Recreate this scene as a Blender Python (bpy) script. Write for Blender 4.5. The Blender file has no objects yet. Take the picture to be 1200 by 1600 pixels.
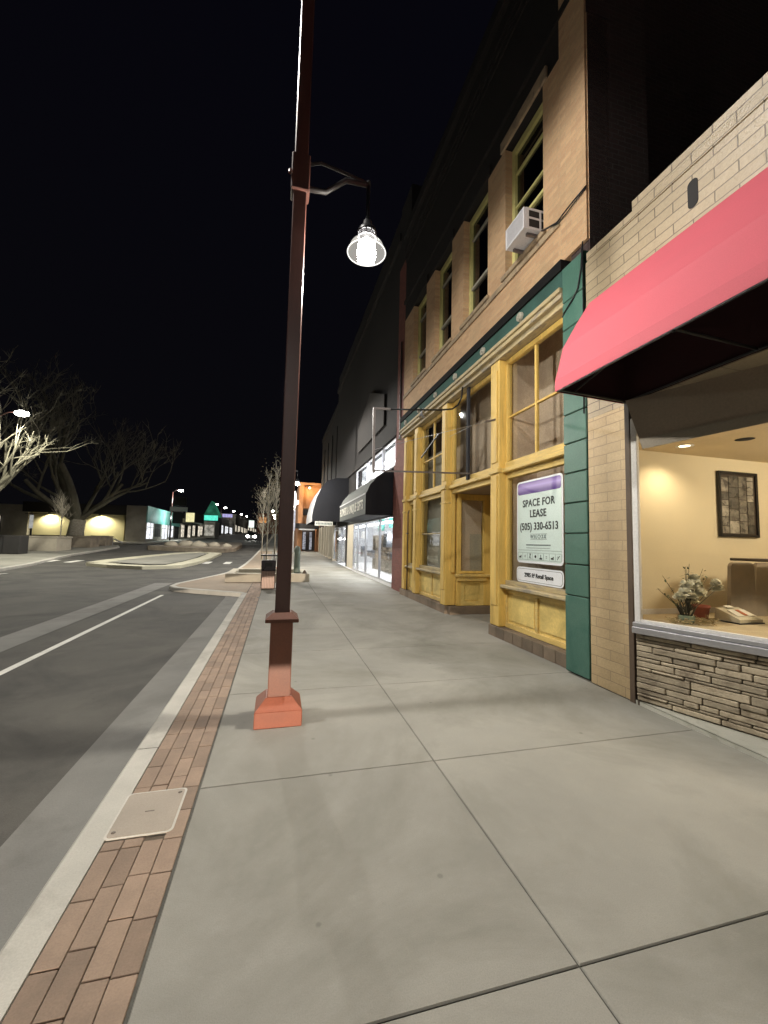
import bpy, math, random
from mathutils import Vector, Matrix
random.seed(7)
scene = bpy.context.scene
col = scene.collection
PI = math.pi

# ------------------------------------------------------------------ terrain
def T(Y):
    if Y > 300: return .027*(300-24)
    return 4*.027*math.log1p(math.exp((Y-24)/4))

# ------------------------------------------------------------------ mesh helper
class MB:
    def __init__(s): s.v = []; s.f = []; s.smooth = []
    def poly(s, pts, smooth=False):
        n = len(s.v); s.v += [tuple(p) for p in pts]
        s.f.append(tuple(range(n, n+len(pts)))); s.smooth.append(smooth)
    def faces(s, pts, fs, smooth=False):
        n = len(s.v); s.v += [tuple(p) for p in pts]
        for f in fs: s.f.append(tuple(n+i for i in f)); s.smooth.append(smooth)
    def box(s, x0, x1, y0, y1, z0, z1, b=0.0):
        if x0 > x1: x0, x1 = x1, x0
        if y0 > y1: y0, y1 = y1, y0
        if z0 > z1: z0, z1 = z1, z0
        s.obox(Vector(((x0+x1)/2, (y0+y1)/2, (z0+z1)/2)), Vector((1,0,0)), Vector((0,1,0)), Vector((0,0,1)),
               (x1-x0)/2, (y1-y0)/2, (z1-z0)/2, b)
        return s
    def obox(s, c, u, v, w, hu, hv, hw, b=0.0):
        c = Vector(c); u = Vector(u).normalized(); v = Vector(v).normalized(); w = Vector(w).normalized()
        if b <= 0 or b*2.2 > min(hu, hv, hw)*2:
            P = [c+u*(hu*i)+v*(hv*j)+w*(hw*k) for k in (-1,1) for j in (-1,1) for i in (-1,1)]
            s.faces(P, [(0,2,3,1),(4,5,7,6),(0,1,5,4),(2,6,7,3),(0,4,6,2),(1,3,7,5)])
            return s
        P = []; idx = {}
        H = (hu, hv, hw); A = (u, v, w)
        for k in (-1,1):
            for j in (-1,1):
                for i in (-1,1):
                    sg = (i,j,k)
                    for ax in range(3):
                        p = c.copy()
                        for a in range(3):
                            h = H[a] if a == ax else H[a]-b
                            p += A[a]*(h*sg[a])
                        idx[(i,j,k,ax)] = len(P); P.append(p)
        F = []
        def quad(ks): F.append(tuple(idx[q] for q in ks))
        for sgn in (-1,1):
            o = [(-1,-1),(1,-1),(1,1),(-1,1)]
            if sgn < 0: o = o[::-1]
            quad([(sgn,a,b_,0) for a,b_ in o]); quad([(b_,sgn,a,1) for a,b_ in o]); quad([(a,b_,sgn,2) for a,b_ in o])
        for a in (-1,1):
            for b_ in (-1,1):
                quad([(-1,a,b_,1),(1,a,b_,1),(1,a,b_,2),(-1,a,b_,2)])
                quad([(a,-1,b_,0),(a,1,b_,0),(a,1,b_,2),(a,-1,b_,2)])
                quad([(a,b_,-1,0),(a,b_,1,0),(a,b_,1,1),(a,b_,-1,1)])
                for c_ in (-1,1): F.append((idx[(a,b_,c_,0)], idx[(a,b_,c_,1)], idx[(a,b_,c_,2)]))
        s.faces(P, F)
        return s
    def bar(s, p0, p1, w, h=None, b=0.0, up=(0,0,1)):
        p0 = Vector(p0); p1 = Vector(p1); h = h or w
        d = (p1-p0); L = d.length; d.normalize()
        up = Vector(up)
        if abs(d.dot(up)) > .98: up = Vector((0,1,0))
        r = d.cross(up).normalized(); q = r.cross(d)
        return s.obox((p0+p1)/2, r, d, q, w/2, L/2, h/2, b)
    def tube(s, pts, rad, n=8, cap=True, smooth=True):
        pts = [Vector(p) for p in pts]
        if not hasattr(rad, '__len__'): rad = [rad]*len(pts)
        base = len(s.v); prev = None
        for i, p in enumerate(pts):
            d = (pts[min(i+1, len(pts)-1)] - pts[max(i-1, 0)]).normalized()
            if prev is None:
                a = Vector((0,0,1)) if abs(d.z) < .9 else Vector((1,0,0))
                r = d.cross(a).normalized()
            else:
                r = (prev - d*prev.dot(d)).normalized()
            prev = r; q = d.cross(r)
            for k in range(n):
                t = 2*PI*k/n
                s.v.append(tuple(p + (r*math.cos(t)+q*math.sin(t))*rad[i]))
        for i in range(len(pts)-1):
            for k in range(n):
                a = base+i*n+k; b = base+i*n+(k+1) % n
                s.f.append((a, b, b+n, a+n)); s.smooth.append(smooth)
        if cap:
            s.f.append(tuple(base+k for k in range(n))[::-1]); s.smooth.append(False)
            m = base+(len(pts)-1)*n
            s.f.append(tuple(m+k for k in range(n))); s.smooth.append(False)
        return s
    def lathe(s, c, prof, n=24, smooth=True, cap=False):
        base = len(s.v)
        for r, z in prof:
            for k in range(n):
                t = 2*PI*k/n
                s.v.append((c[0]+r*math.cos(t), c[1]+r*math.sin(t), c[2]+z))
        for i in range(len(prof)-1):
            for k in range(n):
                a = base+i*n+k; b = base+i*n+(k+1) % n
                s.f.append((a, b, b+n, a+n)); s.smooth.append(smooth)
        if cap:
            s.f.append(tuple(base+k for k in range(n))[::-1]); s.smooth.append(False)
            m = base+(len(prof)-1)*n
            s.f.append(tuple(m+k for k in range(n))); s.smooth.append(False)
        return s
    def sphere(s, c, r, n=12, m=8, sc=(1,1,1)):
        prof = [(math.sin(PI*i/m), -math.cos(PI*i/m)) for i in range(m+1)]
        base = len(s.v)
        for a, z in prof:
            for k in range(n):
                t = 2*PI*k/n
                s.v.append((c[0]+r*sc[0]*max(a,.001)*math.cos(t), c[1]+r*sc[1]*max(a,.001)*math.sin(t), c[2]+r*sc[2]*z))
        for i in range(m):
            for k in range(n):
                a = base+i*n+k; b = base+i*n+(k+1) % n
                s.f.append((a, b, b+n, a+n)); s.smooth.append(True)
        return s
    def prism(s, pts, h0, h1, axis='z'):
        # extrude polygon; axis z: pts (x,y); axis y: pts (x,z); axis x: pts (y,z)
        def P(p, h):
            return {'z': (p[0], p[1], h), 'y': (p[0], h, p[1]), 'x': (h, p[0], p[1])}[axis]
        n = len(pts)
        V = [P(p, h0) for p in pts]+[P(p, h1) for p in pts]
        F = [tuple(range(n))[::-1], tuple(range(n, 2*n))]+[(i, (i+1) % n, n+(i+1) % n, n+i) for i in range(n)]
        s.faces(V, F)
        return s
    def build(s, name, mat, parent=None, label=None, cat=None, kind=None, group=None, origin=None, recalc=True):
        me = bpy.data.meshes.new(name)
        if parent is not None: o0 = root_of(parent)
        elif origin is not None: o0 = Vector(origin)
        else: o0 = Vector((0,0,0))
        me.from_pydata([(x-o0.x, y-o0.y, z-o0.z) for x, y, z in s.v], [], s.f)
        for p, sm in zip(me.polygons, s.smooth): p.use_smooth = sm
        if recalc:
            import bmesh
            bm = bmesh.new(); bm.from_mesh(me); bmesh.ops.recalc_face_normals(bm, faces=bm.faces); bm.to_mesh(me); bm.free()
        me.materials.append(mat)
        o = bpy.data.objects.new(name, me); col.objects.link(o)
        if parent is not None: o.parent = parent
        else: o.location = o0
        return tag(o, label, cat, kind, group)
def root_of(o):
    while o.parent: o = o.parent
    return o.location.copy()
def tag(o, label=None, cat=None, kind=None, group=None):
    if label: o['label'] = label
    if cat: o['category'] = cat
    if kind: o['kind'] = kind
    if group: o['group'] = group
    return o
def thing(name, loc, label, cat, group=None):
    o = bpy.data.objects.new(name, None); col.objects.link(o); o.location = loc
    o.empty_display_size = .2
    return tag(o, label, cat, None, group)
def copy_tree(o, loc=None, label=None, parent=None):
    c = o.copy(); col.objects.link(c)
    if parent is not None: c.parent = parent
    if loc is not None: c.location = loc
    if label: c['label'] = label
    for ch in [x for x in col.objects if x.parent == o]: copy_tree(ch, parent=c)
    return c

# ------------------------------------------------------------------ materials
def newmat(name):
    m = bpy.data.materials.new(name); m.use_nodes = True
    nt = m.node_tree; nt.nodes.clear()
    return m, nt, nt.nodes.new('ShaderNodeOutputMaterial')
def N(nt, t, **kw):
    n = nt.nodes.new(t)
    for k, v in kw.items():
        if k in n.inputs: n.inputs[k].default_value = v
        else: setattr(n, k, v)
    return n
def rgba(c): return (c[0], c[1], c[2], 1)
def mixc(nt, fac, a, b, mode='MIX'):
    n = nt.nodes.new('ShaderNodeMix'); n.data_type = 'RGBA'; n.blend_type = mode
    for sock, val in ((0, fac), (6, a), (7, b)):
        if hasattr(val, 'is_linked') or hasattr(val, 'links'): nt.links.new(val, n.inputs[sock])
        else: n.inputs[sock].default_value = val if sock == 0 else rgba(val)
    return n.outputs[2]
def ramp(nt, src, p0, p1, c0=(0,0,0), c1=(1,1,1)):
    r = nt.nodes.new('ShaderNodeValToRGB'); nt.links.new(src, r.inputs[0])
    r.color_ramp.elements[0].position = p0; r.color_ramp.elements[1].position = p1
    r.color_ramp.elements[0].color = rgba(c0); r.color_ramp.elements[1].color = rgba(c1)
    return r.outputs[0]
def noise(nt, scale, detail=4, rough=.55, vec=None, dist=0):
    n = nt.nodes.new('ShaderNodeTexNoise'); n.inputs['Scale'].default_value = scale
    n.inputs['Detail'].default_value = detail; n.inputs['Roughness'].default_value = rough
    n.inputs['Distortion'].default_value = dist
    if vec is not None: nt.links.new(vec, n.inputs['Vector'])
    return n.outputs['Fac']
def coords(nt, scale=(1,1,1)):
    g = nt.nodes.new('ShaderNodeNewGeometry')
    mp = nt.nodes.new('ShaderNodeMapping'); mp.inputs['Scale'].default_value = scale
    nt.links.new(g.outputs['Position'], mp.inputs['Vector'])
    return mp.outputs[0]
def surf(name, c, rough=.8, var=.35, scale=3.0, fine=60, bump=.15, metal=0.0, spec=.5, stretch=(1,1,1), island=0.0,
         stain=None, stain_scale=1.2, stain_lo=.5, stain_hi=.7, coat=0.0, bdist=.01, specks=False):
    m, nt, out = newmat(name)
    b = N(nt, 'ShaderNodeBsdfPrincipled'); b.inputs['Metallic'].default_value = metal
    b.inputs['Specular IOR Level'].default_value = spec; b.inputs['Coat Weight'].default_value = coat
    v = coords(nt, stretch)
    n1 = noise(nt, scale, 5, .6, v); n2 = noise(nt, fine, 3, .6, v)
    lo = [x*(1-var) for x in c]; hi = [min(1, x*(1+var)) for x in c]
    cc = mixc(nt, ramp(nt, n1, .3, .7), lo, hi)
    cc = mixc(nt, ramp(nt, n2, .35, .7, (0,0,0), (.35,.35,.35)), cc, [x*.6 for x in c])
    if stain is not None:
        s1 = noise(nt, stain_scale, 6, .65, v, .6)
        cc = mixc(nt, ramp(nt, s1, stain_lo, stain_hi), cc, stain)
    if island:
        g = nt.nodes.new('ShaderNodeNewGeometry')
        cc = mixc(nt, 1.0, cc, ramp(nt, g.outputs['Random Per Island'], 0, 1, (1-island,)*3, (1+island*.0,)*3), 'MULTIPLY')
    if specks:
        vo = nt.nodes.new('ShaderNodeTexVoronoi'); vo.inputs['Scale'].default_value = 3.2; nt.links.new(v, vo.inputs['Vector'])
        cc = mixc(nt, ramp(nt, vo.outputs['Distance'], .035, .06, (.55,.55,.55), (0,0,0)), cc, [x*.42 for x in c])
        n3 = noise(nt, 330, 2, .7, v)
        cc = mixc(nt, ramp(nt, n3, .60, .72, (0,0,0), (.5,.5,.5)), cc, [x*.45 for x in c])
        n4 = noise(nt, 9, 6, .75, v)
        cc = mixc(nt, ramp(nt, n4, .56, .70, (0,0,0), (.10,.10,.10)), cc, [min(1,x*1.35) for x in c])
    nt.links.new(cc, b.inputs['Base Color'])
    nt.links.new(ramp(nt, n1, 0, 1, (max(0,rough-.12),)*3, (min(1,rough+.12),)*3), b.inputs['Roughness'])
    if bump:
        bp = N(nt, 'ShaderNodeBump'); bp.inputs['Strength'].default_value = bump; bp.inputs['Distance'].default_value = bdist
        nt.links.new(n2, bp.inputs['Height']); nt.links.new(bp.outputs[0], b.inputs['Normal'])
    nt.links.new(b.outputs[0], out.inputs[0])
    return m
def brick(name, c1, c2, mortar, bw, bh, ms=.008, axis='x', rough=.75, bump=.5, grime=(.1,.08,.06), glo=.45, ghi=.75, spec=.4, offset=.5, gscale=.9, grime_amt=1.0):
    m, nt, out = newmat(name)
    b = N(nt, 'ShaderNodeBsdfPrincipled'); b.inputs['Roughness'].default_value = rough
    b.inputs['Specular IOR Level'].default_value = spec
    g = nt.nodes.new('ShaderNodeNewGeometry'); sp = nt.nodes.new('ShaderNodeSeparateXYZ')
    nt.links.new(g.outputs['Position'], sp.inputs[0])
    cb = nt.nodes.new('ShaderNodeCombineXYZ')
    if axis == 'auto':   # wall runs along both x and y faces
        ad = nt.nodes.new('ShaderNodeMath'); nt.links.new(sp.outputs[0], ad.inputs[0]); nt.links.new(sp.outputs[1], ad.inputs[1])
        nt.links.new(ad.outputs[0], cb.inputs[0])
    else:
        nt.links.new(sp.outputs[1 if axis == 'x' else 0], cb.inputs[0])
    nt.links.new(sp.outputs[2], cb.inputs[1])
    wob = nt.nodes.new('ShaderNodeTexNoise'); wob.inputs['Scale'].default_value = 6; nt.links.new(g.outputs['Position'], wob.inputs['Vector'])
    vm = nt.nodes.new('ShaderNodeVectorMath'); vm.operation = 'SCALE'; vm.inputs['Scale'].default_value = .012
    nt.links.new(wob.outputs['Color'], vm.inputs[0])
    va = nt.nodes.new('ShaderNodeVectorMath'); nt.links.new(cb.outputs[0], va.inputs[0]); nt.links.new(vm.outputs[0], va.inputs[1])
    t = nt.nodes.new('ShaderNodeTexBrick'); t.offset = offset
    t.inputs['Scale'].default_value = 1; t.inputs['Brick Width'].default_value = bw; t.inputs['Row Height'].default_value = bh
    t.inputs['Mortar Size'].default_value = ms; t.inputs['Mortar Smooth'].default_value = .3; t.inputs['Bias'].default_value = 0
    t.inputs['Color1'].default_value = rgba(c1); t.inputs['Color2'].default_value = rgba(c2); t.inputs['Mortar'].default_value = rgba(mortar)
    nt.links.new(va.outputs[0], t.inputs['Vector'])
    n1 = noise(nt, gscale, 7, .7, g.outputs['Position'], .4); n2 = noise(nt, 45, 4, .65, g.outputs['Position'])
    cc = mixc(nt, ramp(nt, n1, glo, ghi, (0,0,0), (grime_amt,)*3), t.outputs['Color'], grime)
    cc = mixc(nt, ramp(nt, n2, .35, .75, (0,0,0), (.4,.4,.4)), cc, [x*.5 for x in c1])
    nt.links.new(cc, b.inputs['Base Color'])
    mt = nt.nodes.new('ShaderNodeMath'); mt.operation = 'MULTIPLY_ADD'; mt.inputs[1].default_value = -1.0
    nt.links.new(t.outputs['Fac'], mt.inputs[0]); nt.links.new(n2, mt.inputs[2])
    bp = N(nt, 'ShaderNodeBump'); bp.inputs['Strength'].default_value = bump; bp.inputs['Distance'].default_value = .008
    nt.links.new(mt.outputs[0], bp.inputs['Height']); nt.links.new(bp.outputs[0], b.inputs['Normal'])
    nt.links.new(b.outputs[0], out.inputs[0])
    return m
def glow(name, c, strength, var=0.0, scale=2.0):
    m, nt, out = newmat(name)
    e = N(nt, 'ShaderNodeEmission'); e.inputs['Color'].default_value = rgba(c); e.inputs['Strength'].default_value = strength
    if var:
        n = noise(nt, scale, 3, .6, coords(nt))
        nt.links.new(mixc(nt, ramp(nt, n, .35, .65), [x*(1-var) for x in c], c), e.inputs['Color'])
    nt.links.new(e.outputs[0], out.inputs[0]); return m
def glass(name, tint=(.92,.93,.92), refl=1.0, rough=.02):
    m, nt, out = newmat(name)
    tr = N(nt, 'ShaderNodeBsdfTransparent'); tr.inputs['Color'].default_value = rgba(tint)
    gl = N(nt, 'ShaderNodeBsdfGlossy'); gl.inputs['Roughness'].default_value = rough
    lw = N(nt, 'ShaderNodeLayerWeight'); lw.inputs['Blend'].default_value = .5
    pw = nt.nodes.new('ShaderNodeMath'); pw.operation = 'POWER'; pw.inputs[1].default_value = 4.0; nt.links.new(lw.outputs['Facing'], pw.inputs[0])
    mu = nt.nodes.new('ShaderNodeMath'); mu.operation = 'MULTIPLY_ADD'; mu.inputs[1].default_value = .8*refl; mu.inputs[2].default_value = .035*refl; mu.use_clamp = True
    nt.links.new(pw.outputs[0], mu.inputs[0])
    # old panes are a little wavy
    bp = N(nt, 'ShaderNodeBump'); bp.inputs['Strength'].default_value = .08; bp.inputs['Distance'].default_value = .02
    nt.links.new(noise(nt, 2.5, 2, .5, coords(nt)), bp.inputs['Height']); nt.links.new(bp.outputs[0], gl.inputs['Normal'])
    mx = N(nt, 'ShaderNodeMixShader'); nt.links.new(mu.outputs[0], mx.inputs[0]); nt.links.new(tr.outputs[0], mx.inputs[1]); nt.links.new(gl.outputs[0], mx.inputs[2])
    nt.links.new(mx.outputs[0], out.inputs[0]); return m

M = {}
M['asphalt'] = surf('asphalt', (.088,.083,.073), .88, .35, .8, 140, .8, stain=(.042,.040,.037), stain_scale=.6, stain_lo=.46, stain_hi=.68, bdist=.006, specks=True)
M['concrete'] = surf('concrete', (.335,.322,.285), .85, .17, .7, 190, .4, island=.10, stain=(.18,.175,.145), stain_scale=.55, stain_lo=.44, stain_hi=.72, bdist=.004, specks=True)
M['joint'] = surf('joint_dirt', (.10,.095,.08), .95, .4, 6, 60, .3)
M['kerb'] = surf('kerb_concrete', (.50,.48,.43), .85, .15, 2, 120, .35, island=.08, stain=(.28,.26,.22), stain_scale=1.6, stain_lo=.55, stain_hi=.8, bdist=.005)
M['gutter'] = surf('gutter_concrete', (.20,.195,.18), .88, .2, 1.2, 120, .3, stain=(.11,.105,.095), stain_scale=.8, stain_lo=.5, stain_hi=.75)
M['valley'] = surf('valley_concrete', (.21,.205,.19), .88, .2, 1.2, 120, .3, stain=(.12,.11,.10), stain_scale=.6)
M['paver'] = surf('paver_brick', (.34,.245,.18), .85, .2, 5, 110, .45, island=.30, stain=(.30,.21,.155), stain_scale=2.5, stain_lo=.5, stain_hi=.85, bdist=.006)
M['paint_line'] = surf('road_paint', (.72,.71,.66), .7, .15, 4, 90, .3, stain=(.2,.2,.19), stain_scale=9, stain_lo=.6, stain_hi=.75)
M['lid'] = surf('lid_concrete', (.36,.31,.255), .8, .1, 3, 150, .3, bdist=.003)
M['lid_rim'] = surf('lid_rim', (.55,.52,.46), .6, .15, 5, 80, .2)
M['dark'] = surf('dark_hole', (.012,.011,.011), .8, .2)
M['pole'] = surf('pole_paint', (.080,.034,.027), .36, .12, 3, 80, .05, spec=.6, stretch=(1,1,.3))
M['pole_base'] = surf('pole_base_paint', (.30,.085,.042), .55, .14, 4, 60, .08, stain=(.20,.065,.045), stain_scale=5, stain_lo=.6, stain_hi=.85)
M['pole_low'] = surf('pedestal_paint', (.20,.074,.042), .45, .1, 3, 60, .06)
M['blackmetal'] = surf('black_metal', (.02,.02,.022), .4, .3, 4, 80, .1, metal=.3)
M['greymetal'] = surf('grey_metal', (.20,.18,.18), .45, .2, 5, 80, .1, metal=.6, stain=(.15,.1,.07), stain_scale=6, stain_lo=.62, stain_hi=.8)
M['alu'] = surf('aluminium', (.55,.55,.58), .35, .08, 3, 60, .05, metal=.7, stretch=(.4,.4,4))
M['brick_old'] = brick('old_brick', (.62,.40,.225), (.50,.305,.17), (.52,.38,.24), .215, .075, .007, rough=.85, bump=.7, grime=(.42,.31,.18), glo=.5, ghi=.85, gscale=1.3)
M['brick_unlit'] = brick('old_brick_upper_unlit', (.016,.012,.011), (.012,.010,.009), (.014,.013,.012), .215, .075, .007, rough=.85, bump=.7, grime=(.010,.009,.009))  # same old brick, its colour darkened for the wall left unlit above
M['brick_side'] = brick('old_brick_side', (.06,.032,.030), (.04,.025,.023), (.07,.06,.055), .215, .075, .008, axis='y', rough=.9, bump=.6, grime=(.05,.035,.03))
M['brick_red'] = brick('red_brick', (.26,.085,.065), (.20,.065,.05), (.18,.1,.085), .215, .075, .006, axis='auto', rough=.8, bump=.5, grime=(.12,.05,.045))
M['tan_brick'] = brick('tan_glazed_brick', (.55,.41,.235), (.47,.34,.19), (.30,.22,.13), .40, .113, .005, axis='auto', rough=.42, bump=.5, grime=(.42,.31,.18), glo=.5, ghi=.8, spec=.6)
M['tan_brick2'] = brick('tan_parapet_brick', (.42,.34,.23), (.36,.29,.19), (.10,.08,.06), .40, .113, .006, axis='x', rough=.36, bump=.6, grime=(.30,.24,.16), glo=.5, ghi=.8, spec=.7)
M['stucco_dark'] = surf('dark_stucco', (.016,.014,.0135), .9, .25, .7, 60, .3)
M['stucco_grey'] = surf('grey_stucco', (.05,.045,.042), .9, .2, 1, 60, .3)
M['yellow'] = surf('yellow_timber', (.74,.50,.13), .62, .16, 2.2, 26, .35, stretch=(5,5,.5), stain=(.40,.25,.06), stain_scale=1.3, stain_lo=.52, stain_hi=.8, bdist=.004)
M['yellow_h'] = surf('yellow_timber_rail', (.72,.51,.16), .62, .18, 2.2, 26, .35, stretch=(5,.5,5), stain=(.35,.27,.13), stain_scale=1.3, stain_lo=.5, stain_hi=.75, bdist=.004)
M['weathered'] = surf('weathered_rail', (.50,.40,.22), .75, .25, 3, 30, .4, stretch=(4,.8,4), stain=(.25,.22,.17), stain_scale=3, stain_lo=.48, stain_hi=.65, bdist=.005)
M['panel'] = surf('yellow_panel', (.78,.58,.19), .6, .15, 3, 30, .3, stain=(.45,.33,.10), stain_scale=2.2, stain_lo=.5, stain_hi=.75, bdist=.004)
M['frame_yellow'] = surf('pale_yellow_frame', (.60,.55,.22), .55, .12, 3, 40, .2)
M['frame_white'] = surf('faded_frame', (.35,.33,.27), .6, .2, 3, 40, .2)
M['green'] = surf('green_paint', (.065,.15,.115), .42, .14, 1.5, 50, .25, spec=.5, stain=(.035,.11,.085), stain_scale=1.5)
M['green_band'] = surf('green_band_paint', (.045,.10,.085), .85, .2, 2, 50, .2, spec=.15)
M['base_tile'] = surf('brown_stone_blocks', (.22,.165,.115), .8, .25, 3, 50, .4, island=.35)
M['sill_stone'] = surf('sill_stone', (.36,.27,.17), .85, .3, 5, 40, .6, stain=(.16,.12,.09), stain_scale=4, stain_lo=.5, stain_hi=.7)
M['room_brown'] = surf('room_brown', (.66,.52,.40), .9, .25, .8, 30, .05, stain=(.50,.38,.29), stain_scale=1.2)
M['room_pale'] = surf('paper_covering', (.50,.45,.36), .9, .1, .8, 30, .05)
M['room_dark'] = surf('room_dark', (.03,.028,.028), .9, .3)
M['glass'] = glass('window_glass')
M['glass_dark'] = glass('upper_window_glass', (.5,.5,.52), 1.2, .03)
M['glass_clear'] = glass('shop_glass', (.97,.97,.96), 1.1, .01)
def lamp_glass():
    m = glass('lamp_glass', (.97,.97,.97), .9, .05); nt = m.node_tree
    out = [n for n in nt.nodes if n.type == 'OUTPUT_MATERIAL'][0]; src = out.inputs[0].links[0].from_socket
    e = N(nt, 'ShaderNodeEmission'); e.inputs['Color'].default_value = (1,.96,.88,1); e.inputs['Strength'].default_value = 1.6
    mx = N(nt, 'ShaderNodeMixShader'); mx.inputs[0].default_value = .22; nt.links.new(src, mx.inputs[1]); nt.links.new(e.outputs[0], mx.inputs[2]); nt.links.new(mx.outputs[0], out.inputs[0]); return m
M['lamp_glass'] = lamp_glass()
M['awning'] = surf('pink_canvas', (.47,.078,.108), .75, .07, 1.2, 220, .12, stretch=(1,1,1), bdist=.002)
M['awning_in'] = surf('awning_inside_shaded', (.035,.006,.008), .9, .2)  # canvas colour darkened for the unlit space inside the awning
M['navy'] = surf('navy_canvas', (.004,.0045,.009), .8, .15, 2, 150, .1)
M['navy_lit'] = surf('navy_canvas_lit', (.075,.085,.078), .8, .15, 2, 150, .1)  # navy canvas coloured paler, as the street side catches the lamps
M['white_canvas'] = surf('white_canvas', (.6,.6,.62), .8, .1, 2, 100, .1)
M['ledge'] = surf('stone_slip', (.56,.47,.34), .8, .2, 7, 60, .8, island=.42, stain=(.2,.15,.1), stain_scale=4, stain_lo=.5, stain_hi=.75, bdist=.012)
M['mortar'] = surf('dark_mortar', (.11,.088,.065), .95, .4, 8, 60, .3)
M['ledge_concrete'] = surf('ledge_concrete', (.46,.45,.39), .85, .15, 2, 120, .3, stain=(.24,.24,.18), stain_scale=3)
M['header'] = surf('header_panel', (.30,.24,.18), .7, .12, 1, 50, .1)
M['bronze'] = surf('bronze_strip', (.09,.06,.04), .5, .2, 3, 50, .1)
M['white_trim'] = surf('white_trim', (.78,.76,.74), .5, .06, 3, 60, .05)
M['cream_wall'] = surf('cream_wall', (.72,.62,.42), .85, .05, 1, 80, .05)
M['cream_ceiling'] = surf('cream_ceiling', (.66,.54,.35), .9, .05, 2, 80, .1)
M['deck'] = surf('display_deck', (.50,.41,.26), .6, .15, 3, 40, .1)
M['black_frame'] = surf('black_frame', (.015,.013,.012), .35, .2)
M['armchair'] = surf('grey_upholstery', (.27,.225,.17), .9, .2, 3, 120, .3)
M['darkwood'] = surf('dark_wood', (.05,.035,.025), .4, .3, 3, 40, .1, stretch=(1,6,6))
M['terracotta'] = surf('terracotta', (.28,.07,.035), .7, .15, 6, 60, .2)
M['petal'] = surf('cream_petal', (.86,.83,.68), .7, .1, 20, 60, .1)
M['leaf'] = surf('green_leaf', (.07,.10,.045), .5, .4, 8, 60, .2)
M['stem'] = surf('dark_stem', (.06,.055,.03), .7, .3)
M['vase'] = surf('glass_vase', (.18,.23,.16), .15, .2, 6, 60, .05, spec=.8)
M['moss'] = surf('dried_moss', (.42,.34,.18), .95, .4, 12, 60, .4)
M['cream_plastic'] = surf('cream_plastic', (.60,.55,.42), .5, .1)
M['card'] = surf('paper_card', (.8,.78,.7), .8, .05)
M['rust_card'] = surf('rust_card', (.45,.13,.05), .8, .2)
M['ac'] = surf('ac_casing', (.62,.61,.63), .45, .08, 4, 60, .05, stain=(.4,.38,.36), stain_scale=8, stain_lo=.6, stain_hi=.8)
M['sign_white'] = surf('sign_face', (.66,.78,.74), .35, .03, 1, 60, 0)
M['sign_edge'] = surf('sign_edge', (.82,.84,.88), .35, .03, 1, 60, 0)
M['ink'] = surf('black_ink', (.015,.018,.02), .5, .1, 1, 50, 0)
M['ink_grey'] = surf('grey_ink', (.16,.2,.2), .5, .1, 1, 50, 0)
def purple_mat():
    m, nt, out = newmat('purple_band')
    b = N(nt, 'ShaderNodeBsdfPrincipled'); b.inputs['Roughness'].default_value = .35
    g = nt.nodes.new('ShaderNodeNewGeometry'); sp = nt.nodes.new('ShaderNodeSeparateXYZ'); nt.links.new(g.outputs['Position'], sp.inputs[0])
    mr = nt.nodes.new('ShaderNodeMapRange'); mr.inputs[1].default_value = 2.49; mr.inputs[2].default_value = 2.66
    nt.links.new(sp.outputs[2], mr.inputs[0])
    r = nt.nodes.new('ShaderNodeValToRGB'); nt.links.new(mr.outputs[0], r.inputs[0])
    e = r.color_ramp.elements; e[0].color = (.10,.045,.24,1); e[1].color = (.13,.06,.30,1)
    k = e.new(.5); k.color = (.42,.32,.66,1)
    nt.links.new(r.outputs[0], b.inputs['Base Color']); nt.links.new(b.outputs[0], out.inputs[0]); return m
M['purple'] = purple_mat()
def collage_mat():
    m, nt, out = newmat('photo_collage')
    b = N(nt, 'ShaderNodeBsdfPrincipled'); b.inputs['Roughness'].default_value = .3
    v = coords(nt, (1,1,1))
    vo = nt.nodes.new('ShaderNodeTexVoronoi'); vo.distance = 'CHEBYCHEV'; vo.inputs['Scale'].default_value = 7.5; nt.links.new(v, vo.inputs['Vector'])
    n = noise(nt, 30, 3, .6, v)
    r = nt.nodes.new('ShaderNodeValToRGB'); r.color_ramp.interpolation = 'CONSTANT'
    sp = nt.nodes.new('ShaderNodeSeparateColor'); nt.links.new(vo.outputs['Color'], sp.inputs[0]); nt.links.new(sp.outputs[0], r.inputs[0])
    e = r.color_ramp.elements; e[0].color = (.06,.055,.045,1); e[1].color = (.5,.46,.38,1); e[1].position = .7
    k = e.new(.35); k.color = (.22,.2,.16,1)
    cc = mixc(nt, ramp(nt, n, .45, .6, (0,0,0), (.7,.7,.7)), r.outputs[0], (.1,.09,.075))
    nt.links.new(cc, b.inputs['Base Color']); nt.links.new(b.outputs[0], out.inputs[0]); return m
M['clip'] = surf('newspaper_clipping', (.36,.33,.27), .5, .5, 14, 60, 0, island=.85, stain=(.08,.07,.06), stain_scale=9, stain_lo=.5, stain_hi=.62)
M['bark'] = surf('bark', (.15,.14,.10), .9, .3, 5, 30, .7, stretch=(1,1,.3), bdist=.03)
M['bark_dark'] = surf('dark_bark', (.085,.078,.06), .9, .3, 5, 30, .5)
M['bark_pale'] = surf('pale_bark', (.42,.38,.30), .85, .3, 6, 40, .4)
M['dry_leaf'] = surf('dry_leaf', (.30,.26,.16), .8, .4, 5, 30, .1)
M['soil'] = surf('soil', (.10,.09,.05), .95, .4, 4, 40, .6)
M['planter'] = surf('planter_concrete', (.50,.45,.36), .85, .12, 2, 90, .2, island=.06)
M['plaza'] = surf('plaza_concrete', (.30,.29,.25), .85, .2, .5, 60, .2, stain=(.18,.18,.15), stain_scale=.3)
M['lawn'] = surf('dry_ground', (.09,.10,.06), .95, .35, 1, 50, .5)
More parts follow.
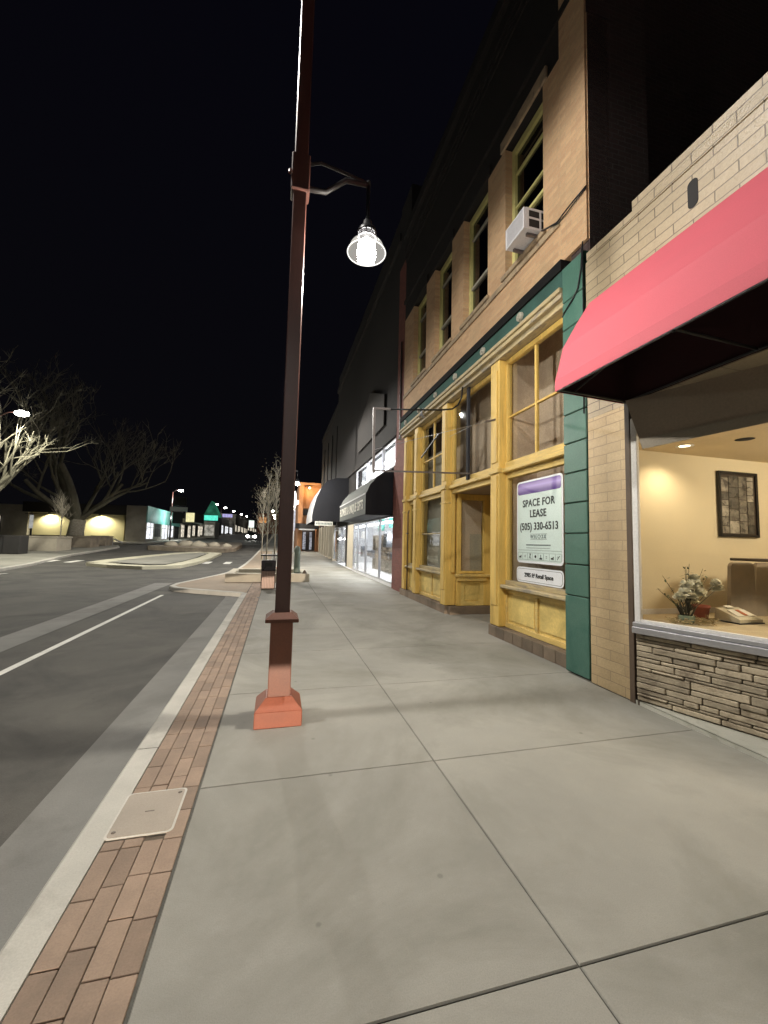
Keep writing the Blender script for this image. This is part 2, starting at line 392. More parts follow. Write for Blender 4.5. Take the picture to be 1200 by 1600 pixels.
M['stone_wall'] = surf('stone_wall', (.28,.235,.18), .9, .3, 1.5, 20, .5)
M['yellow_wall'] = surf('cream_stucco', (.55,.50,.30), .9, .1, .6, 40, .2)
M['teal_wall'] = surf('teal_panel', (.13,.42,.37), .6, .18, .5, 30, .1, stain=(.3,.5,.45), stain_scale=.3)
M['shop_wall'] = surf('shop_wall', (.30,.28,.24), .9, .2, 1, 30, .1)
M['roof_dark'] = surf('dark_roof', (.03,.028,.027), .9, .2)
M['orange_wall'] = surf('orange_brick', (.42,.20,.09), .85, .2, 1, 30, .2)
M['win_white'] = glow('lit_shop_white', (.95,.97,1), 1.6, .55, 2.5)
M['win_warm'] = glow('lit_shop_warm', (1,.9,.72), 1.3, .75, 2.2)
M['win_teal'] = glow('lit_teal', (.15,1,.75), 1.1, .3, 2)
M['win_yellow'] = glow('lit_yellow_sign', (1,.92,.5), 1.0, .2, 2)
M['win_purple'] = glow('lit_purple', (.6,.55,1), .9, .4, 2)
M['neon'] = glow('lit_white_tube', (1,.98,.95), 3.5)
M['bulb'] = glow('lamp_bulb', (1,.97,.90), 120)
M['far_bulb'] = glow('far_lamp_bulb', (1,.97,.90), 60)
M['down_bulb'] = glow('downlight_bulb', (1,.82,.5), 8)
M['shop_tube'] = glow('ceiling_tube', (.93,.96,1), 14)
M['shop_room'] = surf('bright_shop_wall', (.80,.81,.83), .8, .05)
M['goods'] = surf('shop_goods', (.34,.37,.42), .7, .9, 3, 12, .1, island=.8)
M['teal_goods'] = surf('teal_goods', (.12,.5,.4), .7, .5, 3, 12, .1)
M['pinkgoods'] = surf('pink_goods', (.6,.25,.3), .7, .6, 6, 30, .1)
M['tile_dots'] = surf('dotted_panel', (.8,.8,.8), .6, .05)
M['car_paint'] = surf('silver_car_paint', (.3,.3,.31), .3, .05, 2, 60, 0, metal=.4, coat=.5)
M['tyre'] = surf('tyre_rubber', (.02,.02,.02), .9, .2)
M['green_post'] = surf('green_grey_post', (.17,.21,.17), .6, .2)
M['bin_skirt'] = surf('bin_bronze_metal', (.22,.15,.12), .45, .25, 8, 60, .1, metal=.6, stretch=(6,6,.6))
M['bin_black'] = surf('bin_black', (.03,.025,.03), .3, .4, 12, 60, .3, metal=.4)
M['plate'] = surf('sign_plate', (.62,.62,.58), .6, .2, 10, 40, .05)

def text_mesh(txt, size, origin, u, w, mat, parent, name='lettering', align='CENTER', depth=.002, bold=0.0, spacing=1.0, xscale=1.0):
    cu = bpy.data.curves.new('tmp', 'FONT'); cu.body = txt; cu.size = size; cu.align_x = align; cu.align_y = 'CENTER'
    cu.extrude = depth; cu.offset = bold; cu.space_character = spacing; cu.resolution_u = 3
    ob = bpy.data.objects.new('tmp', cu); col.objects.link(ob)
    dg = bpy.context.evaluated_depsgraph_get()
    me = bpy.data.meshes.new_from_object(ob.evaluated_get(dg))
    col.objects.unlink(ob); bpy.data.objects.remove(ob); bpy.data.curves.remove(cu)
    u = Vector(u).normalized(); w = Vector(w).normalized(); n = u.cross(w)
    o0 = root_of(parent); org = Vector(origin)-o0
    for v in me.vertices:
        c = v.co.copy(); v.co = org+u*c.x*xscale+w*c.y+n*c.z
    me.materials.clear(); me.materials.append(mat); me.name = name
    o = bpy.data.objects.new(name, me); col.objects.link(o); o.parent = parent
    return o

# ================================================================== SETTING
# ground sheet
m = MB()
ys = [-40,-20,-5,5,10,15,18]+[20+2*i for i in range(20)]+[65,75,90,120,160,220,300,500,1200]
xs = [-900,-200,-60,-20,0,20,60,300]
for j in range(len(ys)-1):
    for i in range(len(xs)-1):
        m.poly([(xs[i],ys[j],T(ys[j])-.132),(xs[i+1],ys[j],T(ys[j])-.132),(xs[i+1],ys[j+1],T(ys[j+1])-.132),(xs[i],ys[j+1],T(ys[j+1])-.132)], True)
m.build('road', M['asphalt'], kind='structure')
def strip(m, pts0, pts1, dz):
    for i in range(len(pts0)-1):
        a, b, c, d = pts0[i], pts0[i+1], pts1[i+1], pts1[i]
        m.poly([(p[0],p[1],T(p[1])+dz) for p in (a,b,c,d)], True)
def kerb_body(m, line, w, side, z=0.0, low=-.14, nose=.02):
    """line of (x,y) outer road edge; w thickness inward; side +1 = land at +x side."""
    n = len(line)
    P = []
    for i, (x, y) in enumerate(line):
        a = Vector(line[max(0,i-1)]); b = Vector(line[min(n-1,i+1)]); d = (b-a).normalized()
        nr = Vector((d.y, -d.x))*side; t = T(y)
        P.append([(x,y,t+low), (x,y,t+z-nose), (x+nr.x*nose,y+nr.y*nose,t+z), (x+nr.x*w,y+nr.y*w,t+z), (x+nr.x*w,y+nr.y*w,t+low)])
    for i in range(n-1):
        for k in range(4): m.poly([P[i][k], P[i+1][k], P[i+1][k+1], P[i][k+1]])
# sidewalk slabs
jy = [-3.2,-1.65,-.1,1.43,2.93,4.57]
y = 4.57
while y < 42: y += 1.56; jy.append(round(y,2))
jx = [-.415, 1.19, 3.68]
sl = MB(); g = .0025; ch = .0045
def slab(x0,x1,y0,y1):
    z0, z1 = T(y0), T(y1)
    a = [(x0+g,y0+g),(x1-g,y0+g),(x1-g,y1-g),(x0+g,y1-g)]
    b = [(x0+g+ch,y0+g+ch),(x1-g-ch,y0+g+ch),(x1-g-ch,y1-g-ch),(x0+g+ch,y1-g-ch)]
    zz = [z0,z0,z1,z1]
    V = [(p[0],p[1],zz[i]-.006) for i,p in enumerate(a)]+[(p[0],p[1],zz[i]) for i,p in enumerate(b)]
    sl.faces(V, [(4,5,6,7),(0,1,5,4),(1,2,6,5),(2,3,7,6),(3,0,4,7)])
for j in range(len(jy)-1):
    for i in range(2):
        x1 = jx[i+1]
        if i == 1 and jy[j] > 4: x1 = 4.3
        slab(jx[i], x1, jy[j], jy[j+1])
for (x0,x1,y0,y1) in [(4.3,5.4,6.1,9.2)]: slab(x0,x1,y0,y1)
sl.build('sidewalk', M['concrete'], kind='structure')
m = MB()
yy = [-3.2,2,6,12,16,19,22,25,28,31,34,38,42.5]
strip(m, [(-.44,y) for y in yy], [(5.6,y) for y in yy], -.009)
m.build('sidewalk_bed', M['joint'], kind='structure')
m = MB(); yy = [42.5,50,60,80,120,200,300]
strip(m, [(-1.6,y) for y in yy], [(9,y) for y in yy], 0)
m.build('far_sidewalk', M['plaza'], kind='structure')
# kerb (near), gutter, parking stripe, valley gutter
m = MB(); yk = [-3.2,-.4,3.55,7.4,11.2,12.95]
for i in range(len(yk)-1):
    kerb_body(m, [(-.975,yk[i]+.004),(-.975,yk[i+1]-.004)], .16, 1)
m.build('kerb', M['kerb'], kind='structure')
m = MB()
strip(m, [(-1.40,-3.2),(-1.42,12.9),(-1.55,14.3)], [(-.97,-3.2),(-.97,12.9),(-1.1,13.5)], -.127)
m.build('gutter', M['gutter'], kind='structure')
m = MB(); strip(m, [(-4.42,-8),(-4.40,8),(-4.38,17.0)], [(-3.86,-8),(-3.84,8),(-3.75,17.0)], -.127)
m.build('valley_gutter', M['valley'], kind='structure')
m = MB(); strip(m, [(-3.30,-3),(-3.30,6),(-3.32,13.6)], [(-3.20,-3),(-3.20,6),(-3.22,13.6)], -.127)
m.build('parking_line', M['paint_line'], kind='structure')
# brick paving band: four courses of long pavers
m = MB(); gap = .0045; x0 = -.812; pw = (.812-.425)/4
m2 = MB()
for c in range(4):
    y = -3.2+c*.13
    while y < 15.9:
        L = random.choice((.235,.245,.25,.30))
        xa, xb = x0+c*pw+gap/2, x0+(c+1)*pw-gap/2
        hid = (2.54 < y+L and y < 2.96 and xb < -.485)
        if not hid:
            dz = random.uniform(-.0025,.0015)
            m.box(xa, xb, y+gap/2, y+L-gap/2, T(y)-.03, T(y+L/2)-.001+dz, .0025)
        elif y < 2.54 and 2.54-y > .05: m.box(xa, xb, y+gap/2, 2.54, -.03, -.001, .003)
        elif y+L > 2.96 and y+L-2.96 > .05: m.box(xa, xb, 2.965, y+L-gap/2, -.03, -.001, .003)
        y += L
m.build('brick_paving', M['paver'], kind='structure')
m = MB(); yy = [-3.2,0,3,6,8,10,12,14,16]; strip(m, [(-.815,y) for y in yy], [(-.42,y) for y in yy], -.012)
m.build('paving_bed', surf('joint_sand',(.12,.095,.07),.95,.3,6,60,.3), kind='structure')
# bulb-out
outer = [(-.975,12.97),(-1.6,13.35),(-2.6,14.0),(-3.15,14.45),(-3.42,15.0),(-3.4,15.8),(-2.95,17.6),(-2.35,20),(-2.0,23),(-1.9,27),(-1.85,32),(-1.8,42),(-1.8,60),(-1.8,100),(-1.8,200)]
m = MB(); kerb_body(m, outer, .17, 1); m.build('bulb_kerb', M['kerb'], kind='structure')
m = MB()
inn = [(-.83,12.97),(-.83,13.35),(-.83,14.0),(-.83,14.45),(-.83,15.0),(-.83,15.8),(-.42,17.6),(-.42,20),(-.42,23),(-.42,27),(-.42,32),(-.42,42)]
strip(m, [(p[0]+.15,p[1]+.12*(i<4)) for i,p in enumerate(outer[:12])], inn, -.004)
m.build('bulb_paving', surf('bulb_paving', (.30,.235,.17), .85, .15, 1.5, 80, .3), kind='structure')
# crosswalk bars
m = MB()
for i in range(9):
    x = -2.9-i*1.25
    strip(m, [(x-.42,27.8),(x-.42,29.6)], [(x,27.8),(x,29.6)], -.126)
m.build('crosswalk', M['paint_line'], kind='structure')
m = MB()
for (a,b) in ((( -9.1,17),(-12.6,11.0)),): pass
strip(m, [(-12.9,2),(-12.1,14),(-11.2,21)], [(-12.75,2),(-11.95,14),(-11.05,21)], -.126)
m.build('lane_line', M['paint_line'], kind='structure')
# median islands
isl = [(-9.35,26.1),(-8.0,24.9),(-6.5,24.2),(-5.9,24.6),(-5.6,27),(-5.4,31),(-5.5,37.5),(-6.2,38.2),(-7.3,36.5),(-8.4,32.5),(-9.2,28.3),(-9.35,26.1)]
m = MB(); kerb_body(m, isl, .9, 1, z=.03)
m.build('median_kerb', surf('median_kerb', (.58,.55,.42), .85, .15, 1, 60, .2), kind='structure')
m = MB(); m.poly([(x*.93-.5, 31+(y-31)*.88, T(31+(y-31)*.88)+.022) for x, y in isl[:-1]]); m.build('median', M['plaza'], kind='structure')
m = MB()
isl2 = [(-11.6,43.5),(-8,41.5),(-4.9,40.8),(-4.5,43),(-4.6,52),(-5.2,58),(-7,58),(-10,50),(-11.6,43.5)]
kerb_body(m, isl2, .5, 1, z=.25); m.poly([(x,y,T(y)+.245) for x,y in isl2[:-1]])
m.build('far_median', M['stone_wall'], kind='structure')
# left land
lk = [(-11.9,-20),(-11.9,5),(-11.9,22),(-12.3,25),(-13.3,29.5),(-14.1,34),(-14.5,40),(-15.2,46),(-16.5,49.5),(-19,51.5),(-24,52.5),(-80,53)]
m = MB(); kerb_body(m, lk, .2, -1); m.build('left_kerb', M['kerb'], kind='structure')
m = MB()
for i in range(len(lk)-1):
    a, b = lk[i], lk[i+1]
    m.poly([(a[0]-.1,a[1],T(a[1])-.003),(b[0]-.1,b[1],T(b[1])-.003),(-80,b[1]-.1,T(b[1])-.003),(-80,a[1]-.1,T(a[1])-.003)])
m.build('left_sidewalk', M['plaza'], kind='structure')
lk2 = [(-80,57),(-20,57),(-16.5,57.6),(-15.2,59.5),(-14.8,63),(-14.5,80),(-14.5,120),(-14.5,300)]
m = MB(); kerb_body(m, lk2, .2, -1); m.build('far_left_kerb', M['kerb'], kind='structure')
m = MB()
strip(m, [(-60,57.2),(-60,63),(-60,80),(-60,120),(-60,300)], [(-16.7,57.8),(-14.9,63),(-14.6,80),(-14.6,120),(-14.6,300)], -.003)
m.build('far_left_sidewalk', M['plaza'], kind='structure')

# ================================================================== POLE + LAMP
PX, PY = .07, 3.90
m = MB(); m.box(PX-.20,PX+.20,PY-.20,PY+.20,0,.135,.006)
base = MB()
pl = thing('lamp_post', (PX,PY,0), 'tall brown-red square lamp post with orange lit base standing on the sidewalk', 'lamp post')
m.build('base_plate', M['pole_base'], pl)
def frustum(m, x,y,a,z0,b,z1):
    V = [(x-a,y-a,z0),(x+a,y-a,z0),(x+a,y+a,z0),(x-a,y+a,z0),(x-b,y-b,z1),(x+b,y-b,z1),(x+b,y+b,z1),(x-b,y+b,z1)]
    m.faces(V, [(3,2,1,0),(4,5,6,7),(0,1,5,4),(1,2,6,5),(2,3,7,6),(3,0,4,7)])
m = MB(); frustum(m,PX,PY,.197,.136,.112,.225)
m.build('base_cover', M['pole_base'], pl)
m = MB(); m.box(PX-.098,PX+.098,PY-.098,PY+.098,.20,.87,.006); m.build('pedestal', M['pole_low'], pl)
m = MB(); m.box(PX-.145,PX+.145,PY-.145,PY+.145,.872,.905,.004); frustum(m,PX,PY,.140,.906,.085,.95)
m.build('collar', surf('collar_paint',(.13,.062,.045),.7,.1,3,60,.05,spec=.2), pl)
m = MB(); m.box(PX-.066,PX+.066,PY-.066,PY+.066,.93,9.2,.008); m.build('shaft', M['pole'], pl)
for a,b in ((-.165,-.17),(.165,-.17),(-.165,.17),(.165,.17)):
    m = MB(); m.lathe((PX+a,PY+b,.134),[(.001,.016),(.013,.016),(.015,0)],6); m.build('bolt', M['greymetal'], pl)
# arm and pendant lantern
LX, LY, LZ = .75, 3.84, 4.58
m = MB()
m.box(PX-.09,PX+.09,PY-.09,PY+.09,5.02,5.40,.01)
m.lathe((PX-.10,PY-.10,5.15),[(.0,.03),(.02,.03),(.022,0)],8)
m.build('bracket', M['pole'], pl)
m = MB()
m.tube([(PX+.05,PY-.04,5.08),(PX+.25,PY-.03,5.10),(PX+.45,PY-.05,5.26),(LX,LY,5.26)],.026,10)
m.tube([(PX+.03,PY-.02,5.34),(PX+.2,PY-.03,5.40),(PX+.42,PY-.05,5.34),(LX-.02,LY+.0,5.28)],.016,8)
m.build('arm', surf('arm_paint',(.018,.014,.013),.6,.2,3,60,0), pl)
lan = thing('pendant_lantern', (LX,LY,LZ), 'bright glass pendant street lantern hanging from the lamp post arm', 'street light')
m = MB(); m.lathe((LX,LY,LZ),[(.018,.72),(.018,.30),(.045,.28),(.05,.22),(.085,.20),(.095,.165),(.095,.15),(.085,.15)],20)
m.tube([(LX,LY,LZ+.70),(LX,LY,LZ+.28)],.016,10); m.build('cap', M['blackmetal'], lan)
m = MB()
for k in range(10):
    t = 2*PI*k/10; m.bar((LX+.088*math.cos(t),LY+.088*math.sin(t),LZ+.10),(LX+.088*math.cos(t),LY+.088*math.sin(t),LZ+.15),.012)
m.lathe((LX,LY,LZ),[(.092,.11),(.10,.10),(.092,.09),(.084,.10),(.092,.11)],20)
m.build('cage_ring', M['alu'], lan)
m = MB(); m.lathe((LX,LY,LZ),[(.086,.10),(.12,.07),(.165,.02),(.192,-.05)],32); m.build('glass_shade', M['lamp_glass'], lan, recalc=False)
m = MB(); prof = [(.192+.006*math.cos(t),-.055+.006*math.sin(t)) for t in [2*PI*i/8 for i in range(9)]]
m.lathe((LX,LY,LZ),prof,40); m.build('rim', glow('rim_glow',(1,.97,.9),1.5), lan)
m = MB(); m.sphere((LX,LY,LZ),.088,20,12,(1,1,1.05)); m.build('bulb', M['bulb'], lan)

for yv, la, lb in ((22.0,'second brown-red lamp post, mostly hidden behind the near one','second pendant street lantern, glowing small beside the near post'),(40.0,'third lamp post of the row, far down the sidewalk','third pendant street lantern, far down the sidewalk')):
    pl['group'] = 'lamp posts along the kerb'; lan['group'] = 'pendant lanterns along the kerb'
    copy_tree(pl, (PX+.12,yv,T(yv)), la); copy_tree(lan, (LX+.15,yv,LZ+T(yv)), lb)
# ================================================================== BRICK BUILDING with yellow shop front
XF = 3.80
bb = thing('brick_building', (XF,4.22,0), 'two storey old brick building with yellow timber shop front beside the tan corner shop', 'building')
Y0, Y1, ZT = 4.22, 12.40, 12.45
wins = [(5.17,6.27),(6.91,8.01),(8.65,9.75),(10.39,11.49)]
WZ0, WZ1 = 6.48, 8.95
m = MB(); D = .34
m.box(XF,XF+D,Y0,Y1,5.66,WZ0)
ycur = Y0
for a,b in wins+[(Y1,Y1)]:
    m.box(XF,XF+D,ycur,a,WZ0,WZ1); ycur = b
m.build('lower_wall', M['brick_old'], bb)
m = MB(); m.box(XF,XF+D,Y0,Y1,WZ1,ZT); m.build('upper_wall', M['brick_unlit'], bb)
m = MB(); m.box(XF-.035,XF-.002,Y0+.01,4.74,5.66,10.99); m.build('corner_pilaster', M['brick_old'], bb)
m = MB()
for k in range(3): m.box(XF-.03-.02*k,XF-.002,Y0,Y1,11.0+.16*k,11.0+.16*(k+1)-.003)
m.box(XF-.12,XF+D+.3,Y0-.06,Y1,11.8,12.0,.01); m.box(XF-.06,XF-.002,Y0,Y1,9.5,9.62)
m.build('roof_cornice', M['brick_unlit'], bb)
m = MB(); m.box(XF+.003,XF+1.0,Y0+.0,Y0+.35,.0,ZT-.01); m.box(XF+1.0,XF+14,Y0+.14,Y0+.35,0,ZT-.3)
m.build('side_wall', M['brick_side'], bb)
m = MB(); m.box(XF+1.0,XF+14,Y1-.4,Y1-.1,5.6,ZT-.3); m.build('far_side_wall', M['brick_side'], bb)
m = MB(); m.box(XF+D+.01,XF+14,Y0+.36,Y1-.02,5.55,5.6); m.box(XF+D+.01,XF+14,Y0+.36,Y1-.02,9.6,9.7); m.box(XF+5.5,XF+5.6,Y0+.36,Y1-.02,5.6,9.6)
m.build('upper_floor', M['room_dark'], bb)
# upper windows
for i,(a,b) in enumerate(wins):
    f = MB(); xg = XF+.20
    f.box(xg-.06,xg+.04,a+.0,a+.07,WZ0+.08,WZ1-.003,.004); f.box(xg-.06,xg+.04,b-.09,b,WZ0+.08,WZ1-.003,.004)
    f.box(xg-.06,xg+.04,a+.072,b-.092,WZ1-.13,WZ1-.004); f.box(xg-.06,xg+.04,a+.072,b-.092,WZ0+.082,WZ0+.17)
    w = f.build('window', M['frame_yellow'], bb)
    r = MB(); zr = 7.38 if i == 0 else 7.25
    r.box(xg-.05,xg+.03,a+.075,b-.095,zr,zr+.055); r.build('meeting_rail', M['frame_white'] if i else M['frame_yellow'], w)
    for zz in ((8.40,7.74) if i == 0 else (8.40,)):
        r = MB(); r.box(xg-.04,xg+.03,a+.075,b-.095,zz,zz+.035); r.build('glazing_bar', M['frame_white'] if i else M['frame_yellow'], w)
    p = MB(); p.box(xg-.005,xg+.003,a+.075,b-.095,WZ0+.17,WZ1-.13); p.build('pane', M['glass_dark'], w)
    s = MB(); s.box(XF-.06,XF+.30,a-.07,b+.07,WZ0-.09,WZ0-.002,.008); s.build('sill', M['sill_stone'], w)
    s = MB(); s.box(XF-.04,XF+.26,a-.12,b+.12,WZ1+.001,WZ1+.22,.01); s.build('lintel', M['sill_stone'] if i<1 else M['brick_unlit'], w)
# sill string course
m = MB(); m.box(XF-.03,XF-.002,4.76,Y1,6.28,6.385,.006); m.build('string_course', M['sill_stone'], bb)
# cornice band over the shop front
m = MB(); m.box(XF-.10,XF+.2,4.66,Y1+.02,5.50,5.655); m.build('steel_channel', surf('matt_black',(.012,.012,.012),.9,.2,3,60,.1,spec=.1), bb)
m = MB(); m.box(XF-.07,XF+.2,4.66,Y1+.04,5.24,5.498); m.build('green_band', M['green_band'], bb)
m = MB(); m.box(XF-.13,XF+.2,4.66,Y1,5.17,5.238,.006); m.box(XF-.10,XF+.2,4.66,Y1,5.09,5.168,.006); m.box(XF-.03,XF+.2,4.66,Y1,5.0,5.088,.006)
m.build('crown_moulding', M['weathered'], bb)
# near green pilaster with rusticated blocks
m = MB(); z = 0.0
for h in (.98,.40,.40,.40,.40,.40,.40,.40,.40,.40,.40,.52):
    m.box(3.715,3.95,4.235,4.655,z+.006,z+h-.006,.009); z += h
m.build('green_pilaster', M['green'], bb)
m = MB(); m.box(3.735,3.93,4.25,4.64,0,5.5); m.build('pilaster_core', M['joint'], bb)
# pillars
for (a,b,xf) in ((6.44,6.74,3.78),(8.84,9.14,3.80),(10.98,11.28,3.82),(12.08,12.36,3.84)):
    m = MB(); m.box(xf,4.06,a,b,.19,4.99,.012); m.box(xf-.018,xf-.001,a+.05,b-.05,.55,2.86,.004); m.box(xf-.018,xf-.001,a+.05,b-.05,3.1,4.8,.004)
    m.build('pillar', M['yellow'], bb)
    c = MB(); c.box(xf-.035,4.065,a-.015,b+.015,2.90,2.99,.01); c.build('pillar_band', M['yellow_h'], bb)
    if a > 8: c = MB(); c.box(xf-.025,4.065,a-.01,b+.01,2.56,2.60,.006); c.build('pillar_band', M['yellow_h'], bb)
# base stone blocks
m = MB()
def blocks(m, x0, x1, ya, yb, z, L=.27):
    n = max(1, round((yb-ya)/L)); d = (yb-ya)/n
    for i in range(n): m.box(x0, x1, ya+i*d+.004, ya+(i+1)*d-.004, 0, z, .006)
blocks(m,3.76,4.05,4.66,6.76,.185); m.build('stone_base', M['base_tile'], bb)
m = MB(); blocks(m,3.79,4.05,8.82,12.4,.185); m.build('stone_base', M['base_tile'], bb)
def bay(a, b, xg, trans=True, mull=None, room='room_brown', lower=True, paper=None, midbar=None, paneldiv=None):
    fr = MB(); t = .05
    # side stiles
    fr.box(xg-.05,xg+.04,a,a+t,.95,4.99,.004); fr.box(xg-.05,xg+.04,b-t,b,.95,4.99,.004)
    fr.box(xg-.04,xg+.04,a+t,b-t,4.90,4.99,.004)
    w = fr.build('display_window', M['yellow'], bb)
    r = MB(); r.box(xg-.13,xg+.05,a+.001,b-.001,2.90,2.975,.01); r.box(xg-.07,xg+.05,a+.001,b-.001,2.976,3.09,.006); r.box(xg-.05,xg+.045,a+.001,b-.001,2.79,2.898,.006)
    r.build('transom_rail', M['yellow_h'], w)
    if mull:
        mm = MB(); mm.box(xg-.025,xg+.03,mull-.022,mull+.022,3.09,4.9,.004)
        mm.box(xg-.02,xg+.03,a+t,mull-.023,3.90,3.935,.003); mm.box(xg-.02,xg+.03,mull+.023,b-t,3.90,3.935,.003); mm.build('mullion', M['yellow'], w)
    p = MB(); p.box(xg-.003,xg+.003,a+t,b-t,3.09,4.90)
    if lower: p.box(xg-.003,xg+.003,a+t,b-t,1.0,2.79)
    p.build('pane', M['glass'], w)
    if lower:
        s = MB(); s.box(xg-.17,xg+.05,a+.002,b-.002,.865,.925,.012); s.box(xg-.06,xg+.05,a+.002,b-.002,.926,1.0,.006); s.build('sill', M['weathered'], w)
        pn = MB(); pn.box(xg-.06,xg+.03,a+.002,b-.002,.187,.27,.006); pn.box(xg-.05,xg+.03,a+.002,b-.002,.80,.863,.004)
        n = paneldiv or 2; d = (b-a)/n
        for i in range(n+1):
            yy = a+i*d; pn.box(xg-.055,xg+.03,max(a+.002,yy-.035),min(b-.002,yy+.035),.272,.798,.006)
        pn.build('panel_frame', M['yellow_h'], w)
        q = MB(); q.box(xg-.02,xg+.02,a+.03,b-.03,.24,.82)
        for i in range(n): q.box(xg-.035,xg-.02,a+i*d+.075,a+(i+1)*d-.075,.32,.75,.01)
        q.build('lower_panel', M['panel'], w)
    if midbar:
        q = MB(); q.box(xg-.02,xg+.02,a+t,b-t,midbar,midbar+.03); q.build('glazing_bar', M['weathered'], w)
    return w
bay(4.70,6.44,3.97,mull=5.60)
bay(9.14,10.98,3.99,mull=10.1,midbar=1.86)
bay(11.28,12.08,4.01,paneldiv=1)
# near jamb strip
m = MB(); m.box(3.80,4.02,4.655,4.70,.19,5.0,.006); m.build('jamb', M['yellow'], bb)
# bay over the recessed entrance
bay(6.74,8.84,3.98,lower=False)
m = MB(); m.box(3.84,3.89,7.80,7.88,2.98,5.0); m.build('dark_post', surf('dark_post_paint',(.03,.03,.035),.8,.2,3,60,.1,spec=.2), bb)
m = MB(); m.box(4.04,5.4,6.74,8.84,2.80,2.86); m.build('recess_ceiling', surf('recess_soffit',(.28,.20,.13),.8,.2), bb)
# return window of the recess, facing the camera
f = MB(); YR = 8.80
f.box(4.065,4.16,YR-.05,YR+.05,.19,2.80,.005); f.box(4.74,5.02,YR-.05,YR+.05,.19,2.80,.005)
f.box(4.16,4.74,YR-.045,YR+.045,2.66,2.80,.004); f.box(4.16,4.74,YR-.045,YR+.045,.93,.99,.004)
rw = f.build('return_window', M['yellow'], bb)
s = MB(); s.box(3.99,4.95,YR-.14,YR-.052,.86,.92,.01); s.box(4.05,4.8,YR-.10,YR+.04,.76,.858,.006); s.build('sill', M['yellow_h'], rw)
s = MB(); s.box(4.16,4.74,YR-.045,YR+.03,.19,.28,.004); s.box(4.16,4.25,YR-.045,YR+.03,.281,.70); s.box(4.64,4.739,YR-.045,YR+.03,.281,.70); s.box(4.16,4.74,YR-.045,YR+.03,.701,.758); s.box(4.252,4.638,YR-.02,YR+.02,.283,.699)
s.box(4.29,4.60,YR-.035,YR-.021,.32,.66,.008); s.build('lower_panel', M['panel'], rw)
p = MB(); p.box(4.16,4.74,YR-.003,YR+.003,.99,2.66); p.build('pane', M['glass'], rw)
m = MB(); m.box(3.86,5.3,YR-.12,YR+.06,.0,.185,.006); m.build('stone_base', M['base_tile'], bb)
m = MB(); m.box(5.30,5.38,6.60,7.0,.0,2.8); m.box(5.30,5.38,7.9,8.8,.0,2.8); m.box(5.3,5.38,7.0,7.9,2.3,2.8)
m.box(4.06,5.3,6.50,6.60,.0,2.8); m.build('recess_wall', M['yellow'], bb)
d = MB(); d.box(5.32,5.37,7.02,7.88,.02,.8); d.box(5.32,5.37,7.02,7.14,.8,2.28); d.box(5.32,5.37,7.76,7.88,.8,2.28); d.box(5.32,5.37,7.14,7.76,2.14,2.28)
dr = d.build('door', M['yellow'], bb)
p = MB(); p.box(5.34,5.345,7.14,7.76,.8,2.14); p.build('pane', M['glass'], dr)
p = MB(); p.tube([(5.27,7.2,1.0),(5.27,7.2,1.25)],.012); p.build('handle', M['alu'], dr)
m = MB(); m.tube([(3.80,11.70,.2),(3.80,11.70,2.5),(3.83,11.70,2.6)],.018,6); m.tube([(3.79,11.62,1.9),(3.79,11.78,1.9)],.02,5); m.build('downpipe', M['bronze'], bb)
# interior surfaces behind the glass
m = MB()
m.box(4.55,4.6,4.66,6.5,.9,5.4); m.box(4.06,4.54,6.42,6.45,.9,5.4)
m.box(4.50,4.55,6.76,8.9,2.9,5.4); m.box(4.75,4.8,9.0,12.3,2.9,5.4)
m.box(4.5,6.5,9.4,9.45,.9,2.9); m.box(4.06,4.8,4.60,4.65,.9,5.4)
m.build('interior_wall', M['room_brown'], bb)
m = MB(); m.box(4.16,4.19,9.2,10.95,.9,4.1); m.box(4.58,4.64,9.38,9.395,.9,1.7); m.box(4.16,4.19,11.3,12.06,.9,4.6)
m.build('paper_screen', M['room_pale'], bb)
m = MB(); m.box(4.165,4.735,8.87,8.88,.99,2.66); m.build('window_backing', M['room_brown'], bb)
m = MB(); m.box(4.44,4.735,8.855,8.865,.99,1.86); m.build('paper_sheet', M['room_pale'], bb)
m = MB(); m.box(4.05,6.5,8.86,12.3,.86,.9); m.build('display_floor', M['deck'], bb); m = MB(); m.box(4.05,6.5,4.66,12.3,5.4,5.45); m.build('interior_ceiling', M['room_brown'], bb)
m = MB(); m.box(4.02,4.6,4.66,6.44,.86,.9); m.build('display_floor', M['deck'], bb)
# dim stock silhouettes inside bay A
m = MB(); m.box(4.30,4.54,6.02,6.36,.9,1.15,.01); m.build('stored_box', M['room_dark'], bb); m = MB(); m.box(4.28,4.54,6.1,6.30,1.55,1.72,.01); m.build('stored_box', M['room_dark'], bb)

# medallions
md = None
for i, y in enumerate((4.56+1.12,6.94,8.22,9.41,10.67,11.9)):
    lab = ['round pale rosette on the green band, nearest the pink awning','round pale rosette on the green band, second from the pink awning','round pale rosette on the green band, third from the pink awning','round pale rosette on the green band, fourth from the pink awning','round pale rosette on the green band, fifth from the pink awning','round pale rosette at the far end of the green band'][i]
    if md is None:
        md = thing('rosette', (XF-.07,y,5.37), lab, 'rosette', 'rosettes along the green band')
        q = MB(); 
        q2 = MB()
        prof = [(.0,.055),(.02,.052),(.028,.03),(.045,.028),(.058,.045),(.07,.04),(.078,.0)]
        n = 16
        V = []; F = []
        for r,h in prof:
            for k in range(n):
                t = 2*PI*k/n; V.append((XF-.07-h, y+max(r,.001)*math.cos(t), 5.37+max(r,.001)*math.sin(t)))
        for a in range(len(prof)-1):
            for k in range(n): F.append((a*n+k, a*n+(k+1)%n, (a+1)*n+(k+1)%n, (a+1)*n+k))
        q.faces(V, F, True); q.build('disc', M['frame_white'], md)
    else: copy_tree(md, (XF-.07,y,5.37), lab)

